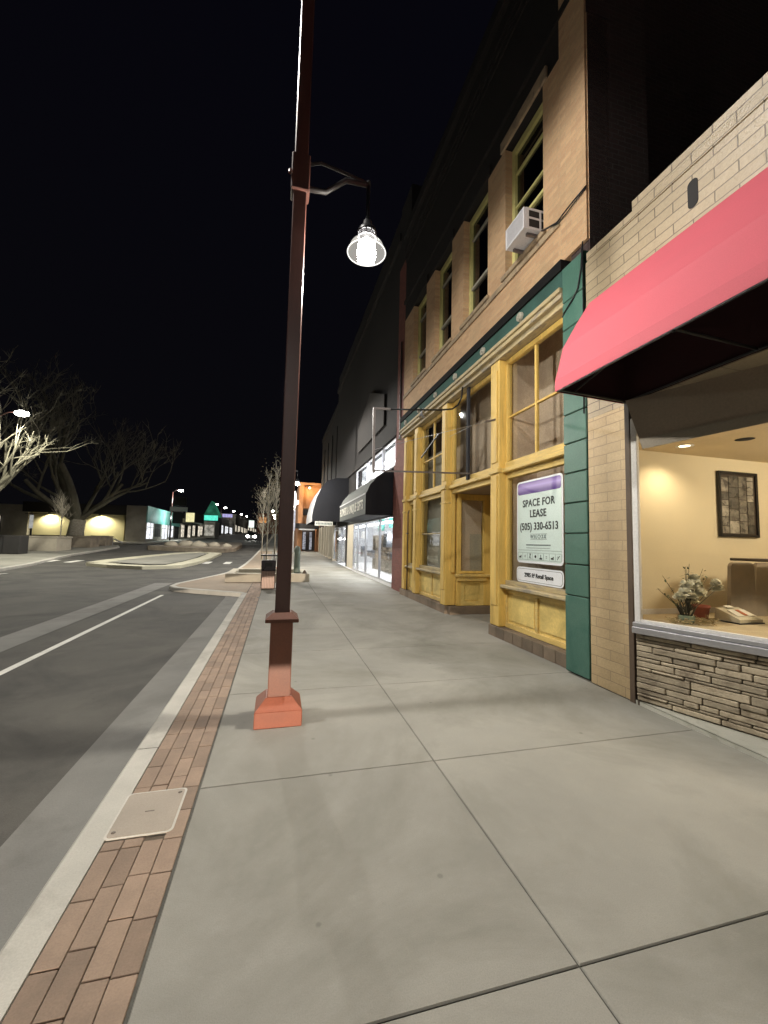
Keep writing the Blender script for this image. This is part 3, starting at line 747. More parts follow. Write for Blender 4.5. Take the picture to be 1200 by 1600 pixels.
# air conditioner
ac = thing('air_conditioner', (3.75,5.42,6.42), 'white window air conditioner sticking out of the nearest upper window', 'air conditioner')
m = MB(); x0,x1,y0,y1,z0,z1 = 3.47,3.96,5.20,5.72,6.50,6.85
m.box(x0+.03,x1,y0+.004,y1-.004,z0+.004,z1-.004); 
for (a,b) in ((y0,y0+.03),(y1-.03,y1)): m.box(x0,x0+.04,a,b,z0,z1,.005)
m.box(x0,x0+.04,y0+.031,y1-.031,z0,z0+.03,.005); m.box(x0,x0+.04,y0+.031,y1-.031,z1-.03,z1,.005)
m.box(x0+.041,x1,y0-.004,y0+.002,z1-.035,z1,.0); m.box(x0+.041,x1,y0-.004,y0+.002,z0,z0+.04); m.box(x0+.041,x0+.09,y0-.004,y0+.002,z0+.041,z1-.036); m.box(x0+.28,x0+.31,y0-.004,y0+.002,z0+.041,z1-.036); m.box(x0+.091,x0+.279,y0-.004,y0+.002,z0+.175,z0+.205)
m.build('casing', M['ac'], ac)
m = MB()
for a,b in ((x0+.095,x0+.275),(x0+.315,x1-.06)):
    for c,d2 in ((z0+.045,z0+.17),(z0+.21,z1-.04)): m.box(a,b,y0-.002,y0+.003,c,d2)
m.build('side_vent', M['dark'], ac)
m = MB()
for k in range(16): m.box(x0+.012,x0+.028,y0+.035,y1-.035,z0+.04+k*.019,z0+.049+k*.019)
m.build('front_grille', M['ac'], ac)
m = MB(); m.box(x0+.10,x1,y0+.06,y0+.10,z0-.05,z0-.004); m.box(x0+.10,x1,y1-.10,y1-.06,z0-.05,z0-.004); m.build('support', M['greymetal'], ac)
m = MB(); m.tube([(3.74,5.14,6.46),(3.755,4.98,6.40),(3.755,4.80,6.33),(3.735,4.62,6.33),(3.745,4.45,6.36),(3.755,4.22,6.38)],.011,6)
m.tube([(3.74,5.12,6.44),(3.755,4.9,6.36),(3.755,4.76,6.29),(3.745,4.55,6.30),(3.755,4.22,6.35)],.008,6)
m.build('cable', M['blackmetal'], label='brown cable running across the brick corner from the air conditioner', cat='cable', origin=(3.75,4.7,6.3))
m = MB(); m.tube([(3.70,4.24,5.55),(3.70,4.27,5.25),(3.70,4.33,5.02),(3.70,4.44,4.92),(3.70,4.60,4.83),(3.72,4.66,4.80)],.010,6); m.tube([(3.70,4.235,5.6),(3.70,4.24,4.2),(3.70,4.25,3.3)],.008,6)
m.build('cable', M['blackmetal'], label='black cable looped over the top of the green pilaster', cat='cable', origin=(3.7,4.4,5))

# lease sign
SX = 3.955
ls = thing('lease_sign', (SX,5.54,1.30), 'white SPACE FOR LEASE sign with a purple band on the shop window', 'sign')
def rrect(m, x0, x1, ya, yb, za, zb, r, n=6):
    pts = []
    for cx, cz, a0 in ((yb-r,zb-r,0),(ya+r,zb-r,90),(ya+r,za+r,180),(yb-r,za+r,270)):
        for k in range(n+1):
            t = math.radians(a0+90*k/n); pts.append((cx+r*math.cos(t), cz+r*math.sin(t)))
    m.prism(pts, x0, x1, 'x')
m = MB(); rrect(m, SX-.006, SX, 4.97, 6.13, 1.33, 2.68, .07); m.build('board', M['sign_edge'], ls)
m = MB(); rrect(m, SX-.0085, SX-.0062, 5.0, 6.10, 1.365, 2.655, .05); m.build('sign_face', M['sign_white'], ls)
m = MB(); rrect(m, SX-.0105, SX-.0087, 5.005, 6.095, 2.455, 2.65, .045); m.build('header_band', M['purple'], ls)
U = (0,-1,0); W = (0,0,1)
TX = SX-.0125
YC = 5.55
text_mesh('SPACE FOR', .165, (TX,YC,2.295), U, W, M['ink'], ls, bold=.0025, spacing=1.08, xscale=.92)
text_mesh('LEASE', .165, (TX,YC,2.12), U, W, M['ink'], ls, bold=.0025, spacing=1.08, xscale=.92)
text_mesh('(505) 330-6513', .165, (TX,YC,1.915), U, W, M['ink'], ls, bold=.0025, spacing=1.02, xscale=.92)
text_mesh('WILCOX', .085, (TX,YC,1.752), U, W, M['ink_grey'], ls, spacing=1.45, xscale=.9)
m = MB()
for k in range(5): 
    yb = YC+.19-.075*k-.02; m.box(TX,TX+.002,yb-.066,yb-.063,1.715,1.79); 
m.box(TX,TX+.002,YC-.22,YC+.20,1.796,1.80); m.box(TX,TX+.002,YC-.22,YC+.20,1.708,1.712)
m.build('logo_box', M['ink_grey'], ls)
m = MB(); 
y = 5.86
while y > 5.27:
    l = random.uniform(.012,.03); m.box(TX,TX+.002,y-l,y,1.613,1.632); y -= l+.006
m.box(TX,TX+.002,5.26,5.86,1.572,1.578); m.build('small_print', M['ink_grey'], ls)
m = MB(); m.box(TX,TX+.002,5.005,6.095,1.536,1.540); m.box(TX,TX+.002,5.005,6.095,1.495,1.498); m.box(TX,TX+.002,5.02,6.08,1.385,1.388)
for k in range(9):
    y = 6.095-k*1.09/8; m.box(TX,TX+.002,y-.0015,y+.0015,1.39,1.49)
m.build('table_rule', M['ink_grey'], ls)
m = MB()
for k in range(8):
    y = 6.095-(k+.5)*1.09/8; z = 1.44
    if k in (0,6): m.box(TX,TX+.002,y-.03,y+.03,z-.03,z-.005); m.box(TX,TX+.002,y-.03,y-.01,z-.004,z+.012)
    elif k == 2:
        m.box(TX,TX+.002,y-.012,y+.012,z+.02,z+.045); m.bar((TX+.001,y,z+.02),(TX+.001,y+.008,z-.01),.012,.002); m.bar((TX+.001,y+.008,z-.01),(TX+.001,y-.03,z-.04),.008,.002); m.bar((TX+.001,y+.008,z-.01),(TX+.001,y+.03,z-.035),.008,.002)
    elif k == 3: rrect(m, TX,TX+.002,y-.022,y+.022,z-.022,z+.022,.02)
    elif k == 4: m.box(TX,TX+.002,y-.032,y+.032,z-.04,z-.015); m.bar((TX+.001,y,z-.015),(TX+.001,y,z+.035),.008,.002)
    elif k == 7: m.bar((TX+.001,y+.025,z-.03),(TX+.001,y-.025,z+.03),.008,.002); m.bar((TX+.001,y,z),(TX+.001,y+.02,z+.02),.006,.002)
    else: m.box(TX,TX+.002,y-.015,y+.015,z-.016,z-.008); m.box(TX,TX+.002,y-.015,y+.015,z+.006,z+.014)
m.build('pictogram', M['ink'], ls)
l2 = thing('retail_space_sign', (SX,5.54,1.0), 'narrow white sign reading 2985 ft Retail Space under the purple topped sign', 'sign')
m = MB(); rrect(m, SX-.006, SX, 4.97, 6.14, 1.01, 1.26, .07); m.build('board', M['sign_edge'], l2)
m = MB(); rrect(m, SX-.0075, SX-.0062, 4.995, 6.115, 1.035, 1.235, .05); m.build('border', M['ink'], l2)
m = MB(); rrect(m, SX-.009, SX-.0077, 5.0, 6.11, 1.04, 1.23, .047); m.build('sign_face', M['sign_edge'], l2)
text_mesh('2985 ft² Retail Space', .094, (TX,YC,1.135), U, W, M['ink'], l2, bold=.002, xscale=.92)

# projecting empty sign frame
sf = thing('sign_frame', (3.80,7.75,4.0), 'empty rectangular metal sign frame projecting over the sidewalk with guy wires', 'sign frame')
yf = 7.75
m = MB(); m.bar((1.76,yf,4.30),(1.78,yf,2.98),.045); m.bar((1.785,yf,3.02),(3.86,yf,3.10),.03); m.bar((1.78,yf,4.28),(2.1,yf,4.30),.04)
m.build('frame', M['greymetal'], sf)
m = MB(); m.tube([(2.1,yf,4.30),(2.6,yf,4.34),(3.2,yf,4.40),(3.45,yf,4.45),(3.58,yf,4.55),(3.66,yf,4.72),(3.68,yf,4.95)],.018,8); m.build('top_arm', M['blackmetal'], sf)
m = MB(); m.tube([(1.78,yf,3.44),(3.76,6.55,3.90)],.004,5); m.tube([(3.2,7.3,3.72),(3.80,7.1,4.05)],.004,5)
m.build('guy_wire', M['alu'], sf)
m = MB(); m.bar((3.62,6.62,3.87),(3.78,6.53,3.90),.03,.03,.004); m.build('wire_anchor', M['bronze'], sf)
m = MB(); m.bar((3.72,10.4,3.95),(3.86,9.5,4.4),.03); m.build('wire_anchor', M['blackmetal'], sf)
# small unlit bell shaped metal fittings on the band
fl = thing('bell_fitting', (3.66,10.25,5.15), 'small bell shaped metal fitting under the green band between two yellow pillars', 'light', 'bell fittings under the green band')
m = MB(); m.lathe((3.66,10.25,5.05),[(.02,.16),(.03,.12),(.05,.05),(.09,0.0)],14); m.build('bell_body', M['alu'], fl)
m = MB(); m.tube([(3.66,10.25,5.2),(3.7,10.25,5.3),(3.74,10.25,5.3)],.01,6); m.build('bracket', M['alu'], fl)
copy_tree(fl, (3.66,12.25,5.0), 'small bell shaped metal fitting at the far corner of the green band')

# ================================================================== NEAR TAN SHOP
ts = thing('corner_shop', (3.7,3.6,0), 'single storey tan brick shop with pink awning and angled display window', 'building')
XN = 3.70
m = MB(); m.box(XN,XN+.06,3.60,4.185,0,3.2); m.build('pilaster', M['tan_brick'], ts)
m = MB(); m.box(XN,XN+.3,-4,4.185,3.203,5.26); m.box(XN+.012,XN+.3,-4,4.17,5.262,5.285); m.box(XN,XN+.3,-4,4.17,5.287,5.385); m.box(XN,XN+.3,-4,3.47,5.387,5.50)
m.build('parapet_wall', M['tan_brick2'], ts)
m = MB(); rrect(m, XN-.004, XN-.001, 2.74, 2.84, 4.86, 5.14, .045); m.build('wall_hole', M['dark'], ts)
A = Vector((3.63,3.49,0)); Bp = Vector((3.99,2.53,0)); dv = (Bp-A).normalized(); nv = Vector((-dv.y,dv.x,0))  # normal
if nv.x > 0: nv = -nv
def along(t, off, z): p = A+dv*t+nv*off; return (p.x, p.y, z)
def wbox(m, t0, t1, o0, o1, z0, z1, b=0.0):
    c = A+dv*((t0+t1)/2)+nv*((o0+o1)/2)+Vector((0,0,(z0+z1)/2))
    m.obox(c, dv, nv, Vector((0,0,1)), (t1-t0)/2, abs(o1-o0)/2, (z1-z0)/2, b)
TL = 5.2
# bronze corner strip
m = MB(); m.box(3.655,3.75,3.53,3.595,0,3.2,.004); m.build('corner_strip', M['bronze'], ts)
# ledge stone base
m = MB(); wbox(m, .0, TL, -.30, -.03, .0, .73); m.build('base_core', M['mortar'], ts)
m = MB(); z = .055
while z < .715:
    h = random.choice((.028,.038,.05,.06,.075)); h = min(h, .722-z)
    if h < .02: break
    t = 0.0
    while t < TL:
        L = random.uniform(.12,.52)
        dz = random.uniform(-.001,.001)
        wbox(m, t+.006, min(TL,t+L)-.004, -.03-.02, random.uniform(-.016,.006), z+.004+dz, z+h-.004, .006)
        t += L
    z += h
m.build('stone_facing', M['ledge'], ts)
m = MB(); wbox(m, -.01, TL, -.12, .05, .735,.80,.006); wbox(m, -.01, TL, -.12, .03, .801,.845,.006); m.build('window_sill', M['alu'], ts)
# ledge concrete
m = MB(); m.prism([(3.665,3.53),(3.665,-3.2),(6.2,-3.2),(5.5,-1.4),(3.66,3.52)],-.01,.045); m.build('ledge_step', M['ledge_concrete'], ts)
# frame, pane
f = MB(); wbox(f, .0, .055, -.06, .0, .846, 3.0, .004); wbox(f,.056,TL,-.05,-.005,.846,.875)
for t in (2.2,4.3): wbox(f, t, t+.045, -.055, .0, .876, 2.6, .004)
dw = f.build('display_window', M['white_trim'], ts)
p = MB(); wbox(p, .055, TL, -.03, -.024, .87, 2.78); p.build('pane', M['glass_clear'], dw)
# header
def header(name, pts, o0, o1, mat):
    hd = MB(); n = len(pts)
    V = [along(t,o1,z) for t,z in pts]+[along(t,o0,z) for t,z in pts]
    hd.faces(V, [tuple(range(n)), tuple(range(n,2*n))[::-1]]+[(k,(k+1)%n,n+(k+1)%n,n+k) for k in range(n)])
    return hd.build(name, mat, ts)
header('header_panel', [(-.03,3.20),(.13,2.645),(1.35,2.715),(TL,2.72),(TL,3.22)], .01, .035, M['header'])
header('header_trim', [(.103,2.745),(.133,2.638),(1.35,2.708),(TL,2.712),(TL,2.80),(1.35,2.80)], .037, .047, surf('header_trim',(.30,.26,.20),.6,.1))
# room
m = MB(); m.box(3.765,9.2,3.90,3.96,0,3.19); m.box(9.2,9.3,-4,3.96,0,3.19); m.build('interior_wall', M['cream_wall'], ts)
m = MB()
a = along(.0,-.08,2.79); 
m.prism([(a[0],a[1]),(3.72,3.9),(9.2,3.9),(9.2,-4),(along(TL,-.08,0)[0],along(TL,-.08,0)[1]-.6)], 2.79, 2.84, 'z'); m.build('ceiling', M['cream_ceiling'], ts)
m = MB(); a = along(.0,-.06,0); b = along(TL,-.06,0)
m.prism([(a[0],a[1]),(3.72,3.9),(6.9,3.9),(6.9,b[1]),(b[0],b[1])], .79,.838,'z'); m.build('display_deck', M['deck'], ts)
m = MB(); m.box(3.74,9.1,3.885,3.90,.84,.90); m.build('skirting', M['white_trim'], ts)
m = MB(); m.box(3.9,9.2,-4,3.9,-.05,0.0); m.build('floor', M['room_brown'], ts)
m = MB(); m.box(XN+.3,14,-4,4.1,5.0,5.05); m.build('roof', M['roof_dark'], ts)
# downlights
dl = thing('downlight', (4.46,3.56,2.79), 'lit round recessed ceiling light inside the shop window', 'light')
m = MB(); m.lathe((4.46,3.56,2.785),[(.055,.0),(.085,-.004),(.09,.003)],24); m.build('trim_ring', M['white_trim'], dl)
m = MB(); m.lathe((4.46,3.56,2.786),[(.001,0),(.055,0)],24); m.build('bulb', M['down_bulb'], dl)
m = MB(); m.lathe((4.76,3.14,2.786),[(.001,0),(.075,0),(.085,.003)],24); m.build('downlight', M['dark'], label='unlit dark round ceiling light opening inside the shop window', cat='light', origin=(4.76,3.14,2.79))
# picture
pc = thing('wall_picture', (5.715,3.89,1.78), 'black framed black and white photo collage hanging on the cream wall', 'picture')
m = MB(); a,b,c,d = 5.38,6.05,1.78,2.62; t=.035
m.box(a,a+t,3.86,3.895,c,d,.003); m.box(b-t,b,3.86,3.895,c,d,.003); m.box(a+t,b-t,3.86,3.895,c,c+t); m.box(a+t,b-t,3.86,3.895,d-t,d); m.build('frame', M['black_frame'], pc)
m = MB(); m.box(a+t,b-t,3.880,3.888,c+t,d-t); m.build('picture', M['darkwood'], pc)
random.seed(3); m = MB(); x = a+t+.012; 
cols = [.13,.17,.14,.12]
for wcol in cols:
    z = c+t+.012
    while z < d-t-.05:
        h = min(random.uniform(.07,.19), d-t-.012-z); m.box(x, x+wcol-.012, 3.874+random.uniform(0,.002), 3.879, z, z+h-.01); z += h
    x += wcol+.002
m.build('clipping', M['clip'], pc)
# cord on the wall
# floral arrangement
fx, fy, fz = 4.16, 3.36, .84
fo = thing('flower_arrangement', (fx,fy,fz), 'cream silk flower arrangement in a low glass vase on the window ledge', 'flowers')
m = MB(); m.lathe((fx,fy,fz),[(.001,.004),(.06,.004),(.075,.03),(.075,.075),(.065,.085),(.06,.075)],20); m.build('vase', M['vase'], fo)
st = MB(); pe = MB(); lf = MB()
def petal_bloom(m, c, r):
    for k in range(15):
        t = random.uniform(0,2*PI); e = random.uniform(-.5,1.2)
        d = Vector((math.cos(t)*math.cos(e), math.sin(t)*math.cos(e), math.sin(e)))
        s = d.cross(Vector((0,0,1))).normalized() if abs(d.z)<.95 else Vector((1,0,0)); q = s.cross(d)
        p0 = Vector(c)
        m.poly([p0, p0+d*r*.6+s*r*.5, p0+d*r+q*r*.22, p0+d*r*.6-s*r*.5], True)
def leafq(m, c, d, L, w):
    d = d.normalized(); s = d.cross(Vector((0,.3,1))).normalized()
    c = Vector(c); m.poly([c, c+d*L*.5+s*w, c+d*L, c+d*L*.5-s*w])
def leaf_sprig(tip, mid, n):
    for i in range(n):
        f = i/n; c = Vector(mid).lerp(Vector(tip), f)+Vector((random.uniform(-.02,.02),random.uniform(-.02,.02),random.uniform(-.02,.02)))
        leafq(lf, c, Vector((random.uniform(-1,1),random.uniform(-1,1),random.uniform(-.3,1))), random.uniform(.03,.05), .010)
top = (fx,fy,fz+.10)
for (dx,dz,kind) in ((-.30,.33,'l'),(-.26,.22,'l'),(-.18,.16,'l'),(.08,.42,'l'),(.02,.38,'l'),(.27,.38,'l'),(-.04,.40,'l'),(.18,.32,'l'),
                     (-.10,.20,'f'),(-.02,.17,'f'),(.05,.26,'f'),(.10,.19,'f'),(.17,.25,'f'),(.24,.22,'f'),(.30,.26,'f'),(.13,.30,'f'),(.02,.24,'f'),(.20,.29,'f'),(-.13,.16,'f'),(.06,.14,'f'),(-.05,.25,'f'),(.0,.13,'f'),(.33,.22,'f')):
    oy = random.uniform(-.10,.10)
    dx *= 1.2; dz *= 1.32; tip = (fx+dx, fy+oy+dx*.15, fz+.06+dz)
    mid = (fx+dx*.35, fy+oy*.5, fz+.06+dz*.5)
    st.tube([top, mid, tip], [.005,.004,.002], 5)
    if kind == 'f':
        for q in range(6): petal_bloom(pe, (tip[0]+random.uniform(-.02,.02), tip[1]+random.uniform(-.02,.02), tip[2]+random.uniform(-.015,.015)), random.uniform(.045,.065))
        leaf_sprig(tip, mid, 3)
    else: leaf_sprig(tip, mid, 12)
for k in range(9):
    t = random.uniform(0,6.28); st.tube([(fx+.03*math.cos(t),fy+.03*math.sin(t),fz+.05),(fx+.09*math.cos(t),fy+.09*math.sin(t),fz+.19)],[.011,.007],5)
st.build('stem', M['stem'], fo); pe.build('blossom', M['petal'], fo, recalc=False); lf.build('foliage', M['leaf'], fo, recalc=False)
m = MB()
for k in range(240):
    t = random.uniform(0,6.28); r = random.uniform(.08,.30); c = Vector((fx+.06+r*math.cos(t)*1.2, fy-.02+r*math.sin(t)*.4, fz+.012+random.uniform(0,.035)))
    if c.x < 3.95: continue
    d = Vector((random.uniform(-1,1),random.uniform(-1,1),random.uniform(-.3,.5))).normalized()
    m.tube([c, c+d*.03, c+d*.05+Vector((0,0,-.008))],.003,4)
m.build('dried_moss', M['moss'], label='tangle of straw coloured dried moss around the flower vase', cat='moss', kind=None, origin=(fx,fy,fz))
po = thing('flower_pot', (4.62,3.56,.84), 'small terracotta pot behind the silk flowers', 'pot')
m = MB(); m.lathe((4.62,3.56,.84),[(.001,.002),(.062,.002),(.078,.12),(.086,.12),(.086,.15),(.076,.15),(.07,.12)],24); m.build('body', M['terracotta'], po)
# card machine / desk organiser
cm = thing('desk_calculator', (4.85,3.34,.84), 'cream desk adding machine with cards standing on the window ledge', 'desk machine')
m = MB(); m.prism([(3.22,.845),(3.22,.885),(3.34,.935),(3.46,.975),(3.48,.845)],4.70,5.03,'x'); m.build('body', M['cream_plastic'], cm)
m = MB(); m.box(4.69,5.04,3.21,3.49,.838,.853); m.build('foot_tray', M['black_frame'], cm)
m = MB(); m.obox((4.80,3.325,.937),(1,0,0),(0,.9,.40),(0,-.40,.9),.05,.06,.003); m.obox((4.95,3.325,.937),(1,0,0),(0,.9,.40),(0,-.40,.9),.045,.06,.003); m.build('card', M['card'], cm)
m = MB(); m.obox((4.876,3.325,.942),(1,0,0),(0,.9,.40),(0,-.40,.9),.025,.05,.003); m.build('red_card', M['rust_card'], cm)
m = MB(); m.obox((4.86,3.44,.985),(1,0,0),(0,.95,.3),(0,-.3,.95),.05,.025,.006); m.build('paper_roll', M['card'], cm)
# green plant at right
gp = thing('potted_plant', (5.06,3.05,.84), 'small dark green leafy plant in a grey pot at the frame edge', 'plant')
m = MB(); m.lathe((5.06,3.05,.84),[(.001,.002),(.05,.002),(.065,.13),(.057,.13)],20); m.build('pot', M['greymetal'], gp)
m = MB()
for k in range(90):
    t = random.uniform(0,6.28); e = random.uniform(-.2,1.3); r = random.uniform(.03,.11)
    c = Vector((5.06+r*math.cos(t)*math.cos(e),3.05+r*math.sin(t)*math.cos(e),1.0+r*math.sin(e)))
    leafq(m, c, Vector((math.cos(t),math.sin(t),random.uniform(-.4,.6))), .05, .016)
m.build('foliage', M['leaf'], gp, recalc=False)
# armchair backs and shelf
ch = thing('upholstered_chair', (5.55,3.45,0), 'brown grey upholstered high back chair behind the counter shelf', 'chair', 'high back chairs inside the shop')
m = MB()
def roundback(m, x0, x1, y0, y1, z0, z1, r=.10):
    pts = []
    for cx, cz, a0 in ((x1-r,z1-r,0),(x0+r,z1-r,90)):
        for k in range(7):
            t = math.radians(a0+15*k); pts.append((cx+r*math.cos(t), cz+r*math.sin(t)))
    pts += [(x0-.06,z0),(x1+.04,z0)]
    m.prism(pts, y0, y1, 'y')
roundback(m, 5.08,5.44,3.55,3.59,.45,1.47,.06); m.build('backrest', M['armchair'], ch)
m = MB(); m.box(5.05,5.46,3.0,3.5,.32,.48,.03); m.build('seat', M['armchair'], ch)
for a,b in ((5.08,3.04),(5.43,3.04),(5.08,3.58),(5.43,3.58)):
    m = MB(); m.box(a-.02,a+.02,b-.02,b+.02,0,.32); m.build('leg', M['darkwood'], ch)
c2 = copy_tree(ch, (6.02,3.50,0), 'upholstered chair further right behind the counter shelf, beside the other chair')
# the deck would hide the seats, but chairs stand behind it
sh = thing('counter_shelf', (5.8,3.3,1.5), 'thin dark wooden counter top at eye level inside the shop', 'shelf')
m = MB(); m.box(4.92,6.6,3.05,3.45,1.495,1.525,.004); m.build('board', M['darkwood'], sh)
m = MB(); m.bar((6.3,3.25,.84),(6.3,3.25,1.495),.05); m.bar((5.75,3.36,.84),(5.75,3.36,1.495),.03); m.build('bracket', M['darkwood'], sh)

# pink awning
aw = thing('pink_awning', (3.7,1.5,3.25), 'pink barrel awning over the angled display window of the tan shop', 'awning')
prof = [(3.69,4.62),(3.52,4.55),(3.38,4.43),(3.25,4.32),(3.11,4.10),(2.99,3.90),(2.90,3.74),(2.85,3.55),(2.80,3.37),(2.795,3.25)]
ye0, ye1 = 3.63, -3.0
m = MB(); nY = 9
for j in range(nY):
    ya = ye0+(ye1-ye0)*j/nY; yb = ye0+(ye1-ye0)*(j+1)/nY
    for i in range(len(prof)-1):
        (xa,za),(xb,zb) = prof[i], prof[i+1]
        m.poly([(xa,ya,za),(xa,yb,za),(xb,yb,zb),(xb,ya,zb)], i != 5)
for j, yv in ((0,ye0),(1,ye1)):
    m.poly([(x,yv,z) for x,z in prof]+[(3.69,yv,3.215)])
m.build('canopy', M['awning'], aw, recalc=False)
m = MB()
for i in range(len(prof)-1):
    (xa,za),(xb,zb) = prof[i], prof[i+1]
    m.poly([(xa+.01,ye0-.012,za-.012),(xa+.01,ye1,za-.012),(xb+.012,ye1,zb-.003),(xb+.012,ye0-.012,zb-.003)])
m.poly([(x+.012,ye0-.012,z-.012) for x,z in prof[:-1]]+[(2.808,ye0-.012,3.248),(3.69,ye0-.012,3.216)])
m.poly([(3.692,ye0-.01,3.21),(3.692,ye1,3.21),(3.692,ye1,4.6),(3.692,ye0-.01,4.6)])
m.build('shaded_inside', M['awning_in'], aw, recalc=False)
m = MB()
for yv in (3.58,2.3,1.0,-.4,-1.8):
    m.tube([(x+.02,yv,z-.02) for x,z in prof]+[(2.82,yv,3.255),(3.67,yv,3.225)],.012,6)
m.tube([(2.815,ye0-.02,3.25),(2.815,ye1,3.25)],.011,6); m.tube([(3.67,ye0-.02,3.222),(3.67,ye1,3.222)],.011,6)
m.tube([(3.0,3.58,3.26),(3.5,2.3,3.95)],.010,6)
m.build('frame', M['blackmetal'], aw)

# utility cover in the pavers
ub = thing('utility_cover', (-.655,2.75,0), 'square concrete utility box lid set into the brick pavers', 'utility cover')
m = MB(); rr = []
def rr_xy(x0,x1,y0,y1,r):
    pts = []
    for cx, cy, a0 in ((x1-r,y1-r,0),(x0+r,y1-r,90),(x0+r,y0+r,180),(x1-r,y0+r,270)):
        for k in range(6):
            t = math.radians(a0+18*k); pts.append((cx+r*math.cos(t), cy+r*math.sin(t)))
    return pts
m.prism(rr_xy(-.828,-.488,2.55,2.96,.03),-.03,.002); m.build('frame', M['lid_rim'], ub)
m = MB(); m.prism(rr_xy(-.816,-.500,2.562,2.948,.025),-.02,.0045); m.build('lid', M['lid'], ub)
m = MB()
for a,b in ((-.79,2.60),(-.525,2.91)): m.lathe((a,b,.004),[(.001,.002),(.011,.002),(.012,0)],10)
m.box(-.68,-.63,2.75,2.757,.0044,.0056); m.build('bolt', M['bronze'], ub)

# ================================================================== GIFT SHOP (second building)
gb = thing('gift_shop_building', (4.0,13,0), 'tall dark two storey building with brightly lit gift shop windows', 'building')
XG = 4.02
def gz_(y): return T(y)
m = MB(); m.box(3.93,XG+.3,12.42,13.6,0,11.5); m.box(3.96,XG+.3,13.6,13.95,0,4.35)
m.build('brick_pier', M['brick_red'], gb)
m = MB(); m.box(XG,XG+.3,13.6,21.5,5.42,13.9); m.box(XG,XG+.3,21.5,29.8,4.4,13.9); m.box(3.95,XG+.3,12.42,13.6,11.5,13.9)
m.box(XG-.12,XG-.001,13.6,29.8,12.7,13.0); m.box(XG-.10,XG-.001,13.6,29.8,5.45,5.7)
m.build('upper_wall', M['stucco_dark'], gb)
m = MB(); m.prism([(15.5,6.3),(21.0,6.3),(21.0,7.6),(18.2,8.6),(15.5,7.6)],XG-.10,XG-.06,'x'); m.build('gable_panel', M['stucco_grey'], gb)
m = MB(); m.box(XG+.02,XG+.25,13.9,29.8,2.60,4.38); m.box(XG+.02,XG+.25,24.0,24.6,.1,2.6); m.build('spandrel', M['stucco_dark'], gb)
# shop room
m = MB(); m.box(9.0,9.1,13.6,29.8,0,5.5); m.box(XG+.3,9,13.5,13.6,0,5.5); m.box(XG+.3,9,29.7,29.8,0,5.5); m.build('interior_wall', M['shop_room'], gb)
m = MB(); m.box(XG+.3,9,13.6,29.7,5.42,5.5); m.build('ceiling', M['shop_room'], gb)
m = MB(); m.box(XG,9,13.6,29.7,-.05,.14); m.build('floor', M['shop_room'], gb)
m = MB()
for yv in (15,17.5,20,22.5,25,27.5): m.box(4.9,7.2,yv-.25,yv+.25,5.30,5.36); m.box(4.5,5.0,yv-.8,yv+.8,2.5,2.54)
m.build('ceiling_light', M['shop_tube'], gb)
# lower windows
yw = [13.95,15.25,16.1,18.75,20.7,23.1,24.0]
def shopwin(a, b, z0, z1, name='shop_window'):
    f = MB(); t = .045
    f.box(XG-.02,XG+.06,a,a+t,z0,z1); f.box(XG-.02,XG+.06,b-t,b,z0,z1); f.box(XG-.02,XG+.06,a+t,b-t,z0,z0+t); f.box(XG-.02,XG+.06,a+t,b-t,z1-t,z1)
    w = f.build(name, M['alu'], gb); p = MB(); p.box(XG+.01,XG+.015,a+t,b-t,z0+t,z1-t); p.build('pane', M['glass_clear'], w); return w
for a,b in ((13.95,16.05),(16.1,18.72),(18.77,20.7),(20.75,21.9)): shopwin(a,b,.14,2.59)
for a,b in ((24.65,26.2),(26.25,29.6)): shopwin(a,b,.22+T(27),2.59)
for a,b in ((13.95,15.7),(15.9,18.5),(18.8,21.45)): shopwin(a,b,4.40,5.40,'transom_window')
m = MB(); m.box(XG,XG+.05,21.95,23.95,.14,2.58); m.build('door', M['room_pale'], gb)
# goods in the window
random.seed(5)
m = MB()
for k in range(34):
    y = random.uniform(14.2,23.0); x = random.uniform(4.6,7.5); z = random.choice((.14,.8,1.4)); h = random.uniform(.2,.7); s = random.uniform(.1,.3)
    m.box(x-s,x+s,y-s,y+s,z,z+h,.02)
m.build('display_goods', M['goods'], gb)
m = MB(); m.box(5.0,5.1,17.2,18.3,2.3,2.9,.02); m.build('hanging_banner', M['teal_goods'], gb)
m = MB(); m.box(5.0,5.1,19.4,20.3,2.2,2.8,.02); m.build('hanging_banner', M['teal_goods'], gb)
for yv in (15.2,16.6,17.9,19.2,20.4,22.0):
    m = MB(); m.box(5.2,5.5,yv-.35,yv-.31,.14,2.0); m.box(5.2,5.5,yv+.31,yv+.35,.14,2.0)
    for q in range(5): m.box(5.2,5.5,yv-.31,yv+.31,.3+q*.4,.33+q*.4)
    m.build('display_rack', M['armchair'], gb)
m = MB(); m.box(4.3,4.34,14.0,14.75,.2,2.5); m.build('display_panel', M['tile_dots'], gb)
m = MB()
for k in range(14):
    for q in range(3): m.box(4.28,4.298,14.15+q*.2,14.22+q*.2,.5+k*.14,.56+k*.14)
m.build('panel_dots', M['pinkgoods'], gb)
